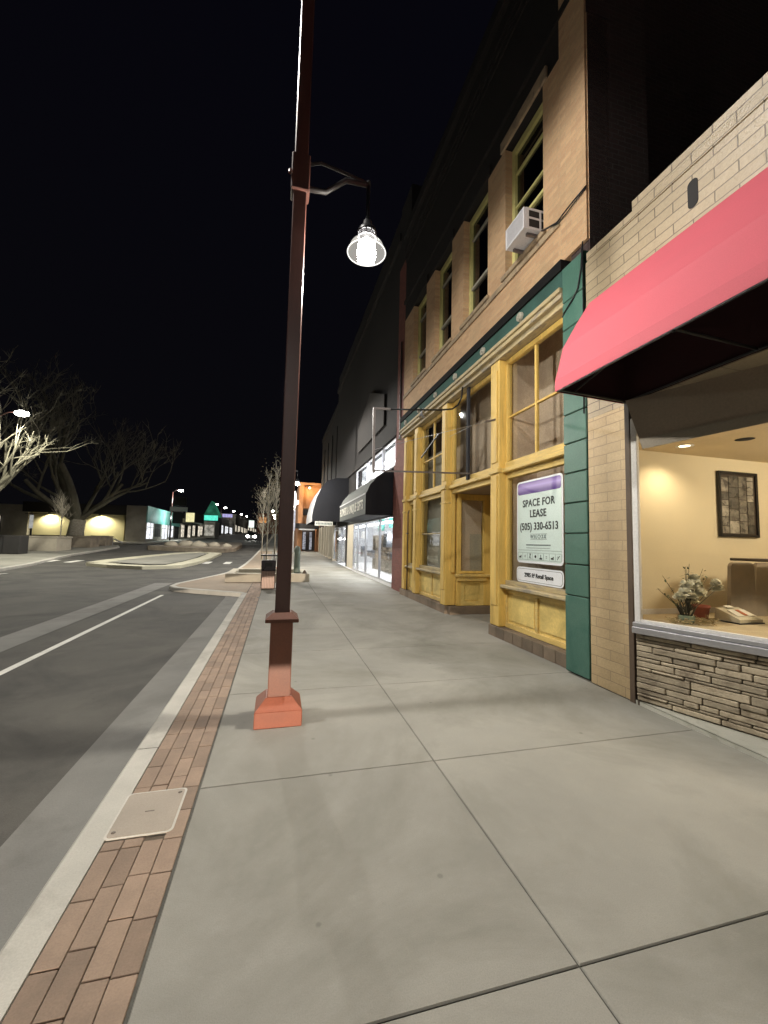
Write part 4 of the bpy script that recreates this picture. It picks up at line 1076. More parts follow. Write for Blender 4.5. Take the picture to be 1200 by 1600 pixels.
# navy awning
na = thing('navy_awning', (3.5,17.2,2.6), 'dark navy awning with white UNIQUE GIFTS lettering over bright shop windows', 'awning')
pr = [(XG-.01,4.33),(3.72,4.22),(3.40,3.98),(3.15,3.68),(3.03,3.40),(3.0,3.36),(3.0,2.62)]
m = MB()
for i in range(len(pr)-1):
    (xa,za),(xb,zb) = pr[i],pr[i+1]; m.poly([(xa,14.2,za),(xa,20.4,za),(xb,20.4,zb),(xb,14.2,zb)])
m.build('canopy', M['navy_lit'], na, recalc=False)
for yv in (14.19,20.41):
    m = MB(); m.poly([(x,yv,z) for x,z in pr]+[(XG-.01,yv,2.66)]); m.build('end_panel', M['navy'], na, recalc=False)
m = MB(); m.box(2.985,3.03,14.2,20.4,3.33,3.385); m.build('piping', M['white_canvas'], na)
m = MB(); m.box(3.0,3.96,14.25,20.38,2.60,2.63); m.build('soffit_edge', M['navy'], na)
text_mesh('FLOWERS & UNIQUE GIFTS', .50, (2.985,17.4,2.98), U, W, M['card'], na, depth=.004, bold=.008, xscale=.92)
# second awning beyond
nb = thing('curved_awning', (3.0,26,2.7), 'black bulging awning with a pale front beyond the gift shop awning', 'awning')
pr = [(XG-.01,5.42),(3.3,5.40),(2.72,5.20),(2.38,4.75),(2.12,4.15),(1.95,3.45),(1.90,3.1),(1.90,2.74)]
m = MB()
for i in range(len(pr)-1):
    (xa,za),(xb,zb) = pr[i],pr[i+1]; m.poly([(xa,24.0,za),(xa,28.9,za),(xb,28.9,zb),(xb,24.0,zb)])
m.build('canopy', M['white_canvas'], nb, recalc=False)  # pale canvas puts the street light on the front into its colour
for yv in (23.99,28.91):
    m = MB(); m.poly([(x,yv,z) for x,z in pr]+[(XG-.01,yv,2.78)]); m.build('end_panel', M['navy'], nb, recalc=False)
hs = thing('hanging_sign', (2.6,23.8,2.5), 'small pale rectangular sign hanging below the black bulging awning', 'sign')
m = MB(); m.box(2.06,3.1,23.80,23.86,2.50,2.76,.01); m.build('board', M['plate'], hs)
m = MB(); m.tube([(2.2,23.83,2.76),(2.2,23.98,2.86)],.01,5); m.tube([(2.95,23.83,2.76),(2.95,23.98,2.86)],.01,5); m.build('hanger', M['blackmetal'], hs)
m = MB(); y = 2.14
while y < 3.0:
    m.box(y,y+.05,23.793,23.799,2.58,2.69); y += .085
m.build('lettering', M['ink_grey'], hs)
# conduit on wall
m = MB(); m.tube([(3.90,13.1,8.6),(3.90,13.1,5.5),(3.90,13.1,5.2)],.03,6); m.build('conduit', M['greymetal'], label='pale vertical conduit on the dark red brick wall above the sign frame', cat='pipe', origin=(3.9,13.1,5.5))

# third building
tb = thing('arcade_building', (4.0,31,.2), 'dark building with pale columns beyond the black bulging awning', 'building')
m = MB(); m.box(4.1,9,29.85,41.5,2.9,12.3); m.box(4.6,9,29.85,41.5,.1,2.9); m.box(4.02,4.1,29.85,41.5,11.7,12.0)
for k in range(4): m.box(4.04,4.1,30.4+k*2.8,31.8+k*2.8,5.2,10.4)
m.build('wall', M['stucco_dark'], tb)
for k, y in enumerate((30.2,32.6,34.4,36.2,38.4,40.6)):
    m = MB(); m.box(3.98,4.3,y,y+.35,T(y),2.95); m.build('column', M['room_pale'], tb)
m = MB()
M['dim'] = glow('dim_window',(1,.85,.6),.35,.5)
for y in (30.6,33.0,34.9,36.8): m = MB(); m.box(4.55,4.59,y+.1,y+1.2,.6,2.6); m.build('window', M['dim'], tb)
# fourth building, orange lit corner
ob = thing('corner_building', (1.9,43,.5), 'orange lit brick corner building with dark canopy and store entrance', 'building')
m = MB(); m.box(2.0,2.45,43.0,52,.5,7.6); m.box(2.45,9,43.2,52,3.2,7.5); m.box(3.9,9,43.1,52,.5,3.2); m.box(1.9,9,42.9,43.2,7.45,7.7)
m.box(2.4,9,43.05,43.2,5.0,5.15); m.build('wall', M['orange_wall'], ob)
m = MB(); m.box(2.5,3.85,44.2,44.3,.5,3.2); m.build('entrance', M['room_dark'], ob)
M['entr'] = glow('entrance_glow',(.9,.9,1),.5,.7,6)
for a,b in ((2.6,2.9),(3.3,3.55)): m = MB(); m.box(a,b,44.1,44.15,.7,2.55); m.build('door_glass', M['entr'], ob)
m = MB(); m.box(1.6,4.0,41.4,43.0,2.85,3.35); m.box(1.9,3.7,41.35,41.4,2.85,2.95); m.build('canopy', M['roof_dark'], ob)
m = MB(); m.box(2.0,3.6,41.38,41.40,2.68,2.82); m.build('canopy_trim', M['white_canvas'], ob)
m = MB(); m.box(2.48,3.1,42.85,43.19,4.3,4.9); m.build('upper_window', M['dark'], ob)
wl = thing('wall_lamp', (3.0,42.6,6.95), 'warm wall lamp shining on the orange corner building', 'light')
m = MB(); m.box(2.9,3.1,42.7,42.9,7.0,7.25); m.tube([(3.0,42.8,7.2),(3.0,42.5,7.2)],.03,6); m.build('housing', M['blackmetal'], wl)
m = MB(); m.sphere((3.0,42.5,7.1),.12,10,6); m.build('bulb', glow('amber_bulb',(1,.75,.35),9), wl)
# white lantern post
wp = thing('white_lantern_post', (1.5,41,.4), 'white lit lantern on a white post in front of the orange corner building', 'street light')
m = MB(); m.box(1.44,1.56,40.9,41.0,.45,6.0); m.build('post', M['white_canvas'], wp)
m = MB(); m.box(1.36,1.64,40.8,41.08,5.0,6.1,.04); m.box(1.12,1.88,40.85,41.03,5.2,5.6,.04); m.lathe((1.5,40.94,6.1),[(.14,0),(.03,.4)],8); m.build('lantern', M['neon'], wp)
m = MB(); m.box(1.38,1.62,40.86,41.02,2.6,4.6,.02); m.build('vertical_banner', glow('banner_glow',(.9,.88,.95),.9,.4,5), wp)

# ================================================================== PLANTER, TREES, BIN, POST
pt = thing('concrete_planter', (-.3,17.3,0), 'low square concrete planter curb with bare soil behind the litter bin', 'planter')
m = MB(); a,b,c,d,w,h = -1.82,1.26,16.1,18.9,.28,.33
m.box(a,b,c,c+w,0,h,.015); m.box(a,b,d-w,d,0,h,.015); m.box(a,a+w,c+w+.003,d-w-.003,0,h,.015); m.box(b-w,b,c+w+.003,d-w-.003,0,h,.015)
m.build('rim', M['planter'], pt)
m = MB(); m.box(a+w,b-w,c+w,d-w,.05,.2); m.build('soil', M['soil'], pt)

def branch(m, p, d, L, r, depth, tips, spread=.5, up=.15, nseg=3, taper=.62, kids=(2,3), minr=.006, sides=5):
    pts = [p]; rad = [r]; q = p.copy(); dd = d.copy()
    for i in range(nseg):
        dd = (dd+Vector((random.uniform(-1,1),random.uniform(-1,1),random.uniform(-1,1)))*.16+Vector((0,0,up))*.12).normalized()
        q = q+dd*(L/nseg); pts.append(q.copy()); rad.append(r*(1-(1-taper)*(i+1)/nseg))
    m.tube(pts, rad, sides, cap=False)
    if depth <= 0: tips.append((q.copy(), dd.copy())); return
    for k in range(random.randint(*kids)):
        t = random.uniform(.45,1); i = min(nseg, max(1, int(round(t*nseg))))
        s = Vector((random.uniform(-1,1),random.uniform(-1,1),random.uniform(-.5,1))).normalized()
        nd = (dd*(1-spread)+s*spread).normalized()
        branch(m, pts[i], nd, L*random.uniform(.6,.82), max(minr, rad[i]*random.uniform(.55,.75)), depth-1, tips, spread, up, nseg, taper, kids, minr, sides)
def street_tree(x, y, h, label, seed, group, leaves=300):
    random.seed(seed); zb = .2+T(y)
    t = thing('young_street_tree', (x,y,zb), label, 'tree', group)
    m = MB(); tips = []
    m.tube([(x,y,zb),(x+.01,y,zb+h*.5),(x,y+.02,zb+h)],[.035,.024,.006],7)
    tr = m.build('trunk', M['bark_pale'], t)
    m = MB()
    for i in range(34):
        f = random.uniform(.28,.97); p = Vector((x,y,zb+h*f)); a = random.uniform(0,6.28)
        L = h*.17*(1-abs(f-.5))*random.uniform(.6,1.1)
        branch(m, p, Vector((math.cos(a)*.6,math.sin(a)*.6,.85)).normalized(), L, .010, 1, tips, .35, .5, 2, .6, (2,3), .004, 4)
    m.build('branches', M['bark_pale'], t)
    m = MB()
    for (q, d) in tips:
        for k in range(max(1, leaves//len(tips))):
            c = q+Vector((random.gauss(0,.09),random.gauss(0,.09),random.gauss(0,.12)))
            leafq(m, c, Vector((random.uniform(-1,1),random.uniform(-1,1),random.uniform(-1,.4))), random.uniform(.05,.085), .018)
    m.build('leaves', M['dry_leaf'], t, recalc=False)
    return t
street_tree(-.42,17.6,4.2,'young columnar street tree with sparse leaves, left one behind the litter bin',3,'young street trees in the planter',420)
street_tree(-.10,17.0,4.4,'young columnar street tree half hidden by the red post',8,'young street trees in the planter',420)
street_tree(-.95,27.5,4.6,'thin young street tree further down the kerb beyond the planter',12,'young street trees along the kerb',300)
random.seed(21)
bn = thing('litter_bin', (-.24,13.95,0), 'square litter bin with black top and bronze sides beside the red post', 'bin')
m = MB(); m.box(-.46,-.02,13.75,14.2,.03,.60,.02); m.build('body', M['bin_skirt'], bn)
m = MB()
for k in range(9): m.box(-.466+.0,-.462,13.78+.045*k,13.80+.045*k,.05,.58); m.box(-.44+.048*k,-.425+.048*k,13.742,13.749,.05,.58)
m.build('slat', M['bronze'], bn)
m = MB(); m.box(-.47,-.01,13.74,14.21,.602,.94,.02); m.build('top_section', M['bin_black'], bn)
m = MB(); m.box(-.36,-.12,13.735,13.742,.74,.86); m.build('opening', M['dark'], bn)
m = MB()
for a,b in ((-.40,13.8),(-.08,13.8),(-.40,14.15),(-.08,14.15)): m.bar((a,b,.94),(a,b,1.08),.03)
m.build('hood_post', M['alu'], bn)
m = MB(); m.box(-.50,.02,13.71,14.24,1.08,1.12,.012); m.build('hood', M['bin_black'], bn)
pb = thing('green_post', (.82,17.2,.2), 'short grey green post standing in the planter right of the red post', 'post')
m = MB(); m.lathe((.82,17.2,.2),[(.13,0),(.12,.9),(.14,1.0),(.10,1.15),(.001,1.2)],16); m.build('body', M['green_post'], pb)
co = thing('ground_cone', (1.08,16.35,.33), 'tiny dark cone on the corner of the planter rim', 'cone')
m = MB(); m.lathe((1.08,16.25,.33),[(.10,0),(.03,.13),(.001,.14)],12); m.build('body', M['bronze'], co)
m = MB(); m.prism([(.30+.13*math.cos(t)*1.3-.62,11.9+.16*math.sin(t)) for t in [i*2*PI/16 for i in range(16)]],.0005,.004); m.build('manhole_cover', M['gutter'], label='small round grey cover in the sidewalk left of the post', cat='cover', origin=(-.3,11.9,0))
m = MB(); m.prism([(-.26+.14*math.cos(t),13.2+.14*math.sin(t)) for t in [i*2*PI/16 for i in range(16)]],.0005,.004); m.build('manhole_cover', M['gutter'], label='small round grey cover in front of the litter bin', cat='cover', origin=(-.3,13.2,0))
m = MB(); m.prism([(1.72+.16*math.cos(t),14.4+.16*math.sin(t)) for t in [i*2*PI/16 for i in range(16)]],.0005,.004); m.build('manhole_cover', M['gutter'], label='round cover right of the red post, farther one', cat='cover', origin=(1.7,14.4,0))
m = MB(); m.prism([(1.72+.16*math.cos(t),12.3+.16*math.sin(t)) for t in [i*2*PI/16 for i in range(16)]],.0005,.004); m.build('manhole_cover', M['gutter'], label='round cover right of the red post, nearer one', cat='cover', origin=(1.7,12.3,0))

# ================================================================== LEFT SIDE
# big cottonwood
def big_tree():
    random.seed(11); x, y = -20.8, 50.0; zb = T(y)
    t = thing('cottonwood_tree', (x,y,zb), 'huge bare spreading tree in front of the lit cream wall', 'tree')
    m = MB(); m.tube([(x,y,zb-.2),(x+.05,y,zb+1.2),(x+.2,y,zb+2.6)],[1.0,.74,.68],12)
    m.build('trunk', M['bark_pale'], t)  # bark coloured paler than the limbs so the trunk looks more lit
    m = MB(); tips = []
    limbs = [((-.35,-.2,.92),6.8,.52,5),((.15,-.2,1),6.8,.50,5),((.62,-.1,.62),6.0,.30,4),((-.75,-.2,.62),6.0,.34,5),((-.2,-.6,.8),5.5,.28,4),((.75,-.3,.5),6,.24,4),((.1,.6,.8),5.5,.26,4),((-.5,.2,.8),5.5,.26,5)]
    for d, L, r, dp in limbs:
        branch(m, Vector((x+.1,y,zb+2.0+random.uniform(-.3,.5))), Vector(d).normalized(), L, r, dp, tips, .42, .35, 4, .6, (2,3), .02, 5)
    tw = m
    for q, d in tips:
        for k in range(3):
            e = q+(d+Vector((random.uniform(-1,1),random.uniform(-1,1),random.uniform(-.6,.8)))).normalized()*random.uniform(.5,1.2)
            tw.tube([q, (q+e)/2+Vector((random.uniform(-.1,.1),0,random.uniform(-.1,.1))), e],[.018,.014,.006],3,cap=False)
    tw.build('branches', M['bark'], t)
big_tree()
def side_tree(x, y, label, seed, limbs, trunk_r=.4, h0=2.6, group=None, dp=4, L=4.2):
    random.seed(seed); zb = T(y)
    t = thing('bare_tree', (x,y,zb), label, 'tree', group)
    m = MB(); m.tube([(x,y,zb-.2),(x,y,zb+h0)],[trunk_r,trunk_r*.75],10); m.build('trunk', M['bark'], t)
    m = MB(); tips = []
    for d in limbs: branch(m, Vector((x,y,zb+h0-.1)), Vector(d).normalized(), L, trunk_r*.5, dp, tips, .42, .35, 4, .6, (2,3), .015, 5)
    tw = m
    for q, d in tips:
        for k in range(4):
            e = q+(d+Vector((random.uniform(-1,1),random.uniform(-1,1),random.uniform(-.6,.8)))).normalized()*random.uniform(.3,.8)
            tw.tube([q, e],[.016,.007],3,cap=False)
    tw.build('branches', M['bark'], t)
side_tree(-18.8,30.5,'bare tree at the left edge with branches lit by the street lamp',31,[(.75,-.1,.75),(.3,-.3,1),(1,0,.55),(-.3,0,1),(.7,.4,.7),(.9,-.3,.4)],.38,2.8,L=3.8,dp=3)
# small tree
t = side_tree
random.seed(44)
st2 = thing('young_tree', (-16.9,38.2,T(38.2)), 'thin young leafless tree in front of the stone planter wall', 'tree')
m = MB(); x,y,zb = -16.9,38.2,T(38.2); m.tube([(x,y,zb),(x,y,zb+4.4)],[.06,.015],6); m.build('trunk', M['bark_pale'], st2)
m = MB(); tips = []
for i in range(20):
    a = random.uniform(0,6.28); branch(m, Vector((x,y,zb+random.uniform(1.3,4))), Vector((math.cos(a)*.5,math.sin(a)*.5,.9)).normalized(), .9, .02, 2, tips, .35, .4, 2, .6, (2,3), .008, 4)
m.build('branches', M['bark_pale'], st2)
# planters on the plaza (placed along the kerb)
def lowwall(x0,x1,y0,y1,h,label,mat='planter'):
    z = T((y0+y1)/2)-.05
    t = thing('plaza_planter', ((x0+x1)/2,(y0+y1)/2,z), label, 'planter', None)
    m = MB(); m.box(x0,x1,y0,y1,z,z+h-.12,.03); m.build('body', M[mat], t)
    m = MB(); m.box(x0-.06,x1+.06,y0-.06,y1+.06,z+h-.12,z+h,.03); m.build('coping', M[mat], t)
    m = MB(); m.box(x0+.25,x1-.25,y0+.25,y1-.25,z+h,z+h+.04); m.build('soil', M['soil'], t)
lowwall(-18.9,-16.5,36.8,39.2,1.15,'pale block planter left of the thin young tree')
lowwall(-21.5,-16.6,43.0,45.0,1.05,'long low stone planter under the huge bare tree','stone_wall')
lowwall(-18.6,-16.9,47.2,49,1.0,'brown block planter at the plaza corner','stone_wall')
# dark utility cabinet
uc = thing('utility_cabinet', (-17.6,33.2,T(33)), 'dark utility cabinet at the left edge of the plaza', 'cabinet')
m = MB(); m.box(-18.6,-16.7,32.6,33.6,T(33),T(33)+1.25,.04); m.build('body', M['roof_dark'], uc)
m = MB(); m.box(-17.68,-17.64,32.58,32.6,T(33)+.1,T(33)+1.15); m.build('door_seam', M['dark'], uc)
# low barrier with slanted rail near corner
rr_ = thing('ramp_rail', (-16.6,50,T(50)), 'low pale handrail at the corner of the plaza', 'railing')
m = MB(); m.bar((-17.4,50.5,T(50)+.65),(-16.2,49.6,T(50)+.25),.12); m.bar((-17.4,50.5,T(50)),(-17.4,50.5,T(50)+.65),.08); m.build('rail', M['white_canvas'], rr_)
# banner post
bp_ = thing('banner_post', (-19.8,40,T(40)), 'pale narrow banner on a post near the plaza', 'banner')
m = MB(); m.bar((-19.8,40,T(40)),(-19.8,40,3.3),.08); m.bar((-20.3,40,3.3),(-18.8,40,3.35),.05); m.build('post', M['blackmetal'], bp_)
m = MB(); m.box(-19.95,-19.68,39.93,39.97,2.1,3.2); m.build('banner', glow('banner_pale',(.9,.9,.85),.45,.3,3), bp_)
# left building with lit cream wall
cb = thing('cream_building', (-25,61,1), 'low building with lit cream side wall and dark fascia behind the huge tree', 'building')
z0 = T(61)-.1
m = MB(); m.box(-30.2,-19.8,61.0,70,z0,4.45); m.build('wall', M['yellow_wall'], cb)
m = MB(); m.box(-31,-19.4,60.4,70.5,4.45,5.7); m.build('roof', M['roof_dark'], cb)
m = MB(); m.box(-46,-30.4,60.5,70,z0,5.3); m.build('dark_wing', M['shop_wall'], cb)
m = MB(); m.box(-34.6,-33.2,60.42,60.5,z0+1.0,z0+2.9); w = m.build('window', M['win_warm'], cb)
m = MB(); m.box(-34.7,-33.1,60.36,60.42,z0+1.9,z0+2.0); m.box(-34.72,-34.6,60.36,60.42,z0+.9,z0+3.0); m.box(-33.2,-33.08,60.36,60.42,z0+.9,z0+3.0); m.build('frame', M['dark'], w)
m = MB(); m.box(-19.7,-17.2,62,72,z0,4.3); m.build('dark_shed', M['shop_wall'], cb)
wls = []
for i, x in enumerate((-28.2,-22.6)):
    lb = ['wall lamp washing the cream wall left of the huge trunk','wall lamp washing the cream wall right of the huge trunk'][i]
    w = thing('wall_washer', (x,60.6,4.3), lb, 'light', 'wall lamps under the dark fascia')
    m = MB(); m.box(x-.12,x+.12,60.55,60.75,4.25,4.43); m.build('housing', M['blackmetal'], w)
# teal building row
def shop(x, ya, yb, zt, name, label, wallmat, fasc=None, fz0=None, winmat='win_warm', nwin=3, parapet=None, canopy=None, depth=9):
    zb = T(ya)-.1
    t = thing(name, (x,ya,zb), label, 'building')
    m = MB(); m.box(x-depth,x-.02,ya,yb,zb,zt-.02); m.build('wall', M[wallmat], t)
    if fasc: m = MB(); m.box(x-.015,x+.12,ya,yb,fz0,zt); m.build('fascia', M[fasc], t)
    d = (yb-ya)/nwin
    zw = T((ya+yb)/2)
    for k in range(nwin):
        a = ya+k*d+.12*d; b = ya+(k+1)*d-.12*d
        m = MB(); m.box(x-.01,x+.02,a,b,zw+.15+(k%2)*.3,zw+2.35); w = m.build('window', M[winmat] if k%3!=1 else M['room_dark'], t)
        m = MB(); m.box(x+.022,x+.05,(a+b)/2-.05,(a+b)/2+.05,zw+.15,zw+2.35); m.box(x+.022,x+.05,a,b,zw+1.7,zw+1.76); m.build('frame', M['blackmetal'], w)
    if canopy: m = MB(); m.box(x+.06,x+1.6,ya+.1,yb-.1,zw+2.5,zw+2.75); m.build('canopy', M[canopy], t)
    return t
shop(-17,60.2,79,5.75,'teal_shop','single storey shop with a large teal fascia across the road','shop_wall','teal_wall',3.55,'win_white',5,depth=2.4)
shop(-16.8,79.5,88,5.2,'dark_canopy_shop','dark fronted shop just beyond the teal shop','shop_wall',None,None,'win_warm',3,canopy='roof_dark')
sgy = thing('yellow_box_sign', (-16.2,80,4), 'glowing yellow square sign beyond the teal shop', 'sign')
m = MB(); m.box(-16.6,-15.2,82,82.3,4.6,6.3); m.build('face', M['win_yellow'], sgy); m = MB(); m.box(-16.8,-16.6,82.1,82.2,4.5,6.4); m.build('bracket', M['blackmetal'], sgy)
shop(-16.6,88.5,100,5.0,'white_canopy_shop','pale shop with a white edged canopy down the street','shop_wall',None,None,'win_warm',4,canopy='white_canvas')
gs = thing('green_kiosk', (-12,86,1.6), 'kiosk with a glowing green pitched roof and pale sign band', 'building')
zb = T(86)
m = MB(); m.box(-14.1,-12.0,86,92,zb,zb+3.3); m.build('wall', M['shop_wall'], gs)
m = MB(); m.prism([(-14.3,zb+4.4),(-11.5,zb+4.4),(-12.9,zb+7.4)],86,91,'y'); m.build('roof', glow('green_roof',(.10,.55,.33),.28,.6,.6), gs)
m = MB(); m.box(-14.1,-11.6,85.9,86.0,zb+3.5,zb+4.5); m.build('sign_band', M['win_teal'], gs)
m = MB(); m.box(-13.9,-12.2,85.9,85.98,zb+.5,zb+2.6); m.build('window', glow('kiosk_window',(1,.95,.8),.5,.7,1.5), gs)
shop(-15,101,118,7.2,'grey_gabled_shop','grey shop front with pale gable down the left of the street','stucco_grey',None,None,'win_warm',5)
shop(-15,119,150,7.6,'violet_sign_shop','long shop row with violet sign lights far down the street','shop_wall',None,None,'win_white',8)
sv = thing('violet_sign', (-14.6,120,6), 'violet glowing strip sign far down the street', 'sign')
m = MB(); m.box(-15,-12.4,119.5,119.7,7.6,8.5); m.build('face', M['win_purple'], sv)
shop(-14.6,152,210,10.5,'far_block','dim building block at the far end of the left side','shop_wall',None,None,'win_warm',12)
# far right of the street and end blocks
fb = thing('brick_red_block', (-1,170,4), 'red orange lit building at the far end of the street', 'building')
m = MB(); m.box(-9,6,190,200,T(190)-.2,T(190)+9); m.build('wall', surf('far_orange_wall',(.3,.1,.05),.9,.3,.3,10,0), fb)
m = MB(); m.box(-8.4,-5.2,189.8,189.95,T(190)+4.8,T(190)+7.2); m.build('lit_sign', glow('far_orange',(1,.42,.12),.8,.6,.5), fb)
m = MB(); m.box(-12.6,-10.4,189.6,189.8,T(190)+2.5,T(190)+5.6); m.build('white_sign', glow('far_white',(.9,1,.95),1.5,.3,.5), fb)
shop(-14.4,212,290,13,'farthest_block','low dark block closing the street on the left','shop_wall',None,None,'win_warm',10)
# right-hand side far street row (beyond the orange corner building)
rf = thing('shop_row', (4,60,1.2), 'white fronted shops far down the right side behind the post', 'building')
m = MB(); m.box(4.0,12,56,110,T(56)-.2,7.5); m.build('wall', M['stucco_grey'], rf)
M['frw'] = glow('far_right_window',(.9,.95,1),.6,.6,1)
for k in range(9): m = MB(); m.box(3.94,3.99,57+k*5,60.5+k*5,T(60+k*5)+.4,T(60+k*5)+2.5); m.build('window', M['frw'], rf)

# street lamps across the road
def far_lamp(x, y, h, label, armdx=.9, first=None):
    zb = T(y)
    t = thing('street_lamp', (x,y,zb), label, 'street light', 'tall street lamps along the far kerb')
    m = MB(); m.tube([(x,y,zb),(x,y,zb+h-.3)],[.09,.06],8); m.build('pole', M['pole'], t)
    m = MB(); m.tube([(x,y,zb+h-.35),(x+armdx*.5,y,zb+h-.05),(x+armdx,y,zb+h)],.04,6); m.build('arm', M['pole'], t)
    m = MB(); m.box(x+armdx-.1,x+armdx+.5,y-.14,y+.14,zb+h-.02,zb+h+.1,.03); m.build('head', M['greymetal'], t)
    m = MB(); m.sphere((x+armdx+.2,y,zb+h-.06),.24,10,6,(1.5,1,.7)); m.build('bulb', M['far_bulb'], t)
    return t
f1 = far_lamp(-15.4,27.0,8.35,'street lamp at the left edge shining onto bare branches')
f2 = far_lamp(-15.7,67.5,7.7,'street lamp standing in front of the teal shop')
labs = ['street lamp beyond the green roofed kiosk','dimmer street lamp next beyond the kiosk lamp','middle street lamp of the far row','second farthest street lamp of the left row','farthest street lamp of the left row']
for i, yv in enumerate((104,120,142,172,200)):
    copy_tree(f2, (-15.5, yv, T(yv)), labs[i])
for i, (xv, yv) in enumerate(((-1.2,95),(-1.2,125),(-1.2,160))):
    copy_tree(f2, (xv-1.2, yv, T(yv)-1.4), ['nearest street lamp over the right side of the road beyond the young trees','middle street lamp over the right side of the distant road','farthest street lamp over the right side of the distant road'][i])
# traffic sign on post near lamp 2
sg = thing('street_sign', (-15.0,66.5,T(66)), 'dark square signboard and name plate on a post in front of the teal shop', 'sign')
zb = T(66.5)
m = MB(); m.bar((-15.55,66.5,zb),(-15.55,66.5,zb+6.2),.12); m.build('post', M['blackmetal'], sg)
m = MB(); m.box(-15.3,-13.5,66.5,66.6,zb+5.2,zb+6.6,.02); m.box(-15.3,-13.9,66.5,66.6,zb+2.6,zb+4.4,.02); m.build('board', M['roof_dark'], sg)
m = MB(); m.box(-15.7,-13.3,66.4,66.48,zb+4.45,zb+5.05,.1); m.build('name_plate', M['plate'], sg)
# low shrub rocks in far median
random.seed(9)
for k in range(5):
    x = -10.4+k*1.35; y = 44.5+random.uniform(0,2)
    lb = ['leftmost pale boulder on the far median','second pale boulder on the far median','middle pale boulder on the far median','fourth pale boulder on the far median','rightmost pale boulder on the far median'][k]
    m = MB(); r = random.uniform(.4,.7); m.sphere((x,y,T(y)+.3),r,9,6,(1.2,1,.7))
    m.v = [(a+random.uniform(-.07,.07),b+random.uniform(-.07,.07),c+random.uniform(-.05,.05)) for a,b,c in m.v]
    m.build('boulder', M['planter'], label=lb, cat='boulder', group='boulders on the far median', origin=(x,y,T(y)))
# oncoming car with headlights
def car(x, y, label, hl=True):
    zb = T(y)-.13
    t = thing('parked_car', (x,y,zb), label, 'car')
    m = MB(); m.prism([(-.9+x,zb+.3),(x+.9,zb+.3),(x+.92,zb+.75),(x+.85,zb+.95),(x-.85,zb+.95),(x-.92,zb+.75)],y-2.2,y+2.2,'y'); m.build('body', M['car_paint'], t)
    m = MB(); V = []
    for (yy, zz, w) in ((y-1.1,zb+.95,.8),(y-.4,zb+1.45,.62),(y+1.1,zb+1.45,.62),(y+1.9,zb+.95,.8)): V += [(x-w,yy,zz),(x+w,yy,zz)]
    m.faces(V, [(0,1,3,2),(2,3,5,4),(4,5,7,6),(0,2,4,6),(1,7,5,3)]); m.build('cabin', M['dark'], t)
    for a in (-.8,.8):
        for b in (-1.4,1.4):
            m = MB(); m.tube([(x+a-.1,y+b,zb+.33),(x+a+.1,y+b,zb+.33)],.33,14); m.build('wheel', M['tyre'], t)
    for a in (-.65,.65):
        m = MB(); m.sphere((x+a,y-2.2,zb+.72),.26,10,6,(1.2,.4,.8)); m.build('headlight', glow('headlight',(1,.96,.9),60) if hl else M['alu'], t)
car(-4.9,84,'oncoming car with bright headlights far down the street')

# ================================================================== LIGHTS
def point(name, loc, power, color=(1,.95,.86), r=.08):
    l = bpy.data.lights.new(name, 'POINT'); l.energy = power; l.color = color; l.shadow_soft_size = r
    o = bpy.data.objects.new(name, l); col.objects.link(o); o.location = loc; return o
def spot(name, loc, target, power, color, angle=120, blend=.6, r=.05):
    l = bpy.data.lights.new(name, 'SPOT'); l.energy = power; l.color = color; l.spot_size = math.radians(angle); l.spot_blend = blend; l.shadow_soft_size = r
    o = bpy.data.objects.new(name, l); col.objects.link(o); o.location = loc
    o.rotation_euler = (Vector(target)-Vector(loc)).to_track_quat('-Z','Y').to_euler(); return o
LAMPC = (1,.945,.83)
# main lantern (its mesh bulb glows; the lamp itself sits right below it)
point('lantern_light', (LX,LY,LZ-.11), 470, LAMPC, .05)
# lamp of the same row, behind the camera
# low beam of a vehicle waiting behind the photographer
beam = spot('headlight_beam', (-3.0,-28,.53), (.07,3.8,.45-31.9*math.tan(math.radians(20))), 62000, (1,.86,.70), 40, 0.0, .04)
# across the road
for yv, pw, pp in ((-14.2,800,160), (3.9,1650,0), (22.0,3600,850), (40.0,2400,600)):
    spot('road_lamp_light', (-2.3,yv,9.3+T(yv)), (-2.3,yv,0), pw, (1,.965,.90), 164, .22, .12)
    if pp: point('lantern_light', (LX+.15*(yv>10),yv,LZ-.11+T(yv)), pp, LAMPC, .05)
spot('street_lamp_light', (-14.3,27,8.15), (-14.3,27,0), 3600, (1,.96,.80), 174, .12, .12)
point('street_lamp_light', (-14.6,67.5,8.3), 1600, (1,.97,.9), .15)
for yv in (104,142): point('street_lamp_light', (-14.4,yv,T(yv)+7.5), 1500, (1,.97,.9), .2)
spot('wall_washer_light', (-28.2,60.3,4.15), (-28.0,61.2,2.0), 650, (1,.92,.66), 150)
spot('wall_washer_light', (-22.6,60.3,4.15), (-22.4,61.2,2.0), 1200, (1,.92,.66), 150)
point('teal_light', (-15.2,68,4.6), 420, (.8,1,.95), .3)
# shop interiors
spot('downlight_lamp', (4.46,3.56,2.76), (4.40,3.60,0), 36, (1,.83,.58), 140, .8, .04)
point('room_lamp', (5.9,2.0,2.5), 125, (1,.87,.66), .15)
point('gift_shop_lamp', (5.6,16.5,4.9), 850, (.93,.96,1), .4)
point('gift_shop_lamp', (5.6,20.5,4.9), 850, (.93,.96,1), .4)
point('gift_shop_lamp', (5.6,26,4.6), 260, (.93,.96,1), .4)
point('gift_shop_lamp', (4.9,17.5,1.9), 110, (.93,.96,1), .3)
point('corner_wall_lamp', (3.0,42.3,7.0), 170, (1,.66,.30), .12)
point('entrance_lamp', (2.9,43.6,2.9), 25, (1,.9,.8), .1)
point('lantern_post_light', (1.5,40.4,5.6), 90, (1,.97,.9), .2)

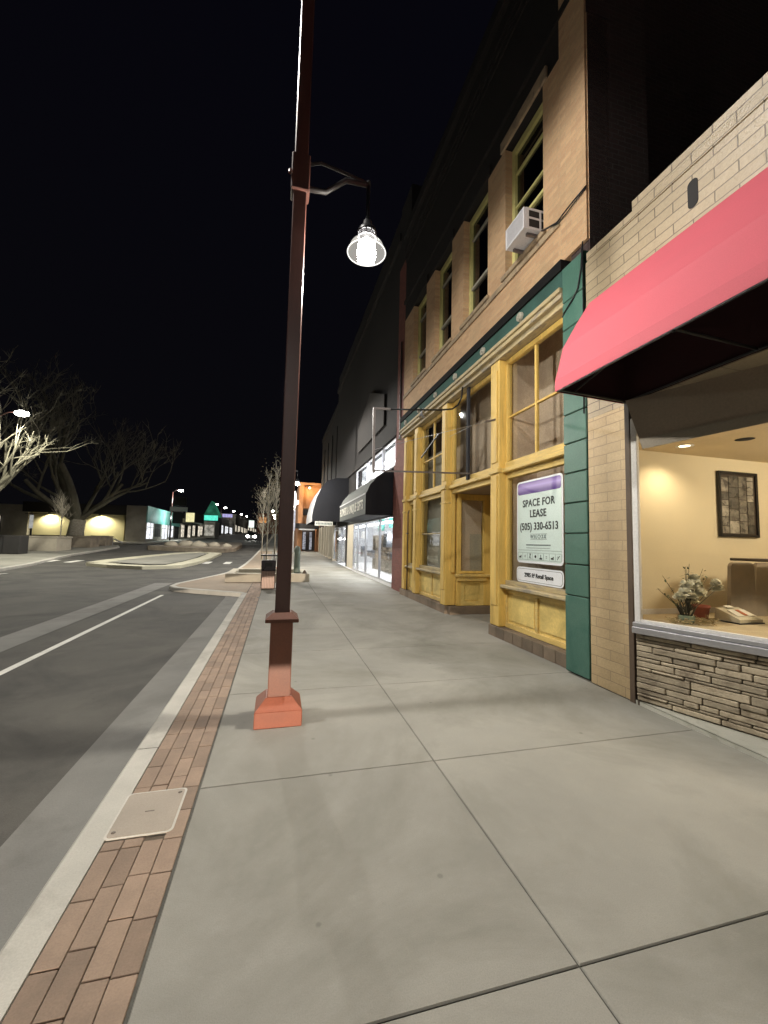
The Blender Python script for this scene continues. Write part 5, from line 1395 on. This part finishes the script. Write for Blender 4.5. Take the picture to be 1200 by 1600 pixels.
# ================================================================== WORLD
w = bpy.data.worlds.new('World'); scene.world = w; w.use_nodes = True
nt = w.node_tree; nt.nodes.clear()
o = nt.nodes.new('ShaderNodeOutputWorld'); bg = nt.nodes.new('ShaderNodeBackground')
tc = nt.nodes.new('ShaderNodeTexCoord'); sp = nt.nodes.new('ShaderNodeSeparateXYZ'); nt.links.new(tc.outputs['Generated'], sp.inputs[0])
r = nt.nodes.new('ShaderNodeValToRGB'); nt.links.new(sp.outputs[2], r.inputs[0])
r.color_ramp.elements[0].position = 0.0; r.color_ramp.elements[0].color = (.0030,.0029,.0037,1)
r.color_ramp.elements[1].position = .8; r.color_ramp.elements[1].color = (.0019,.0018,.0036,1)
nt.links.new(r.outputs[0], bg.inputs[0]); bg.inputs[1].default_value = 1.0; nt.links.new(bg.outputs[0], o.inputs[0])

# ================================================================== CAMERA
F = 634.0; PIc, ROc, YAc = math.radians(4.34), math.radians(1.378), math.radians(14.576); Hc = 1.6
cy, sy = math.cos(YAc), math.sin(YAc)
fwd = Vector((sy*math.cos(PIc), cy*math.cos(PIc), math.sin(PIc)))
rt = Vector((cy,-sy,0)); up = rt.cross(fwd)
r2 = rt*math.cos(ROc)+up*math.sin(ROc); u2 = -rt*math.sin(ROc)+up*math.cos(ROc)
cam = bpy.data.cameras.new('camera'); co_ = bpy.data.objects.new('camera', cam); col.objects.link(co_)
Mx = Matrix(((r2.x,u2.x,-fwd.x,0),(r2.y,u2.y,-fwd.y,0),(r2.z,u2.z,-fwd.z,Hc),(0,0,0,1)))
co_.matrix_world = Mx
cam.sensor_fit = 'VERTICAL'; cam.sensor_height = 32; cam.sensor_width = 24; cam.lens = F/1600*32
cam.clip_start = .05; cam.clip_end = 3000
scene.camera = co_
scene.render.engine = 'CYCLES'
scene.cycles.use_denoising = True
scene.cycles.max_bounces = 6; scene.cycles.transparent_max_bounces = 12
scene.cycles.sample_clamp_indirect = 4
scene.cycles.use_light_tree = True
scene.view_settings.view_transform = 'Standard'; scene.view_settings.look = 'None'
scene.view_settings.exposure = 0; scene.view_settings.gamma = 1
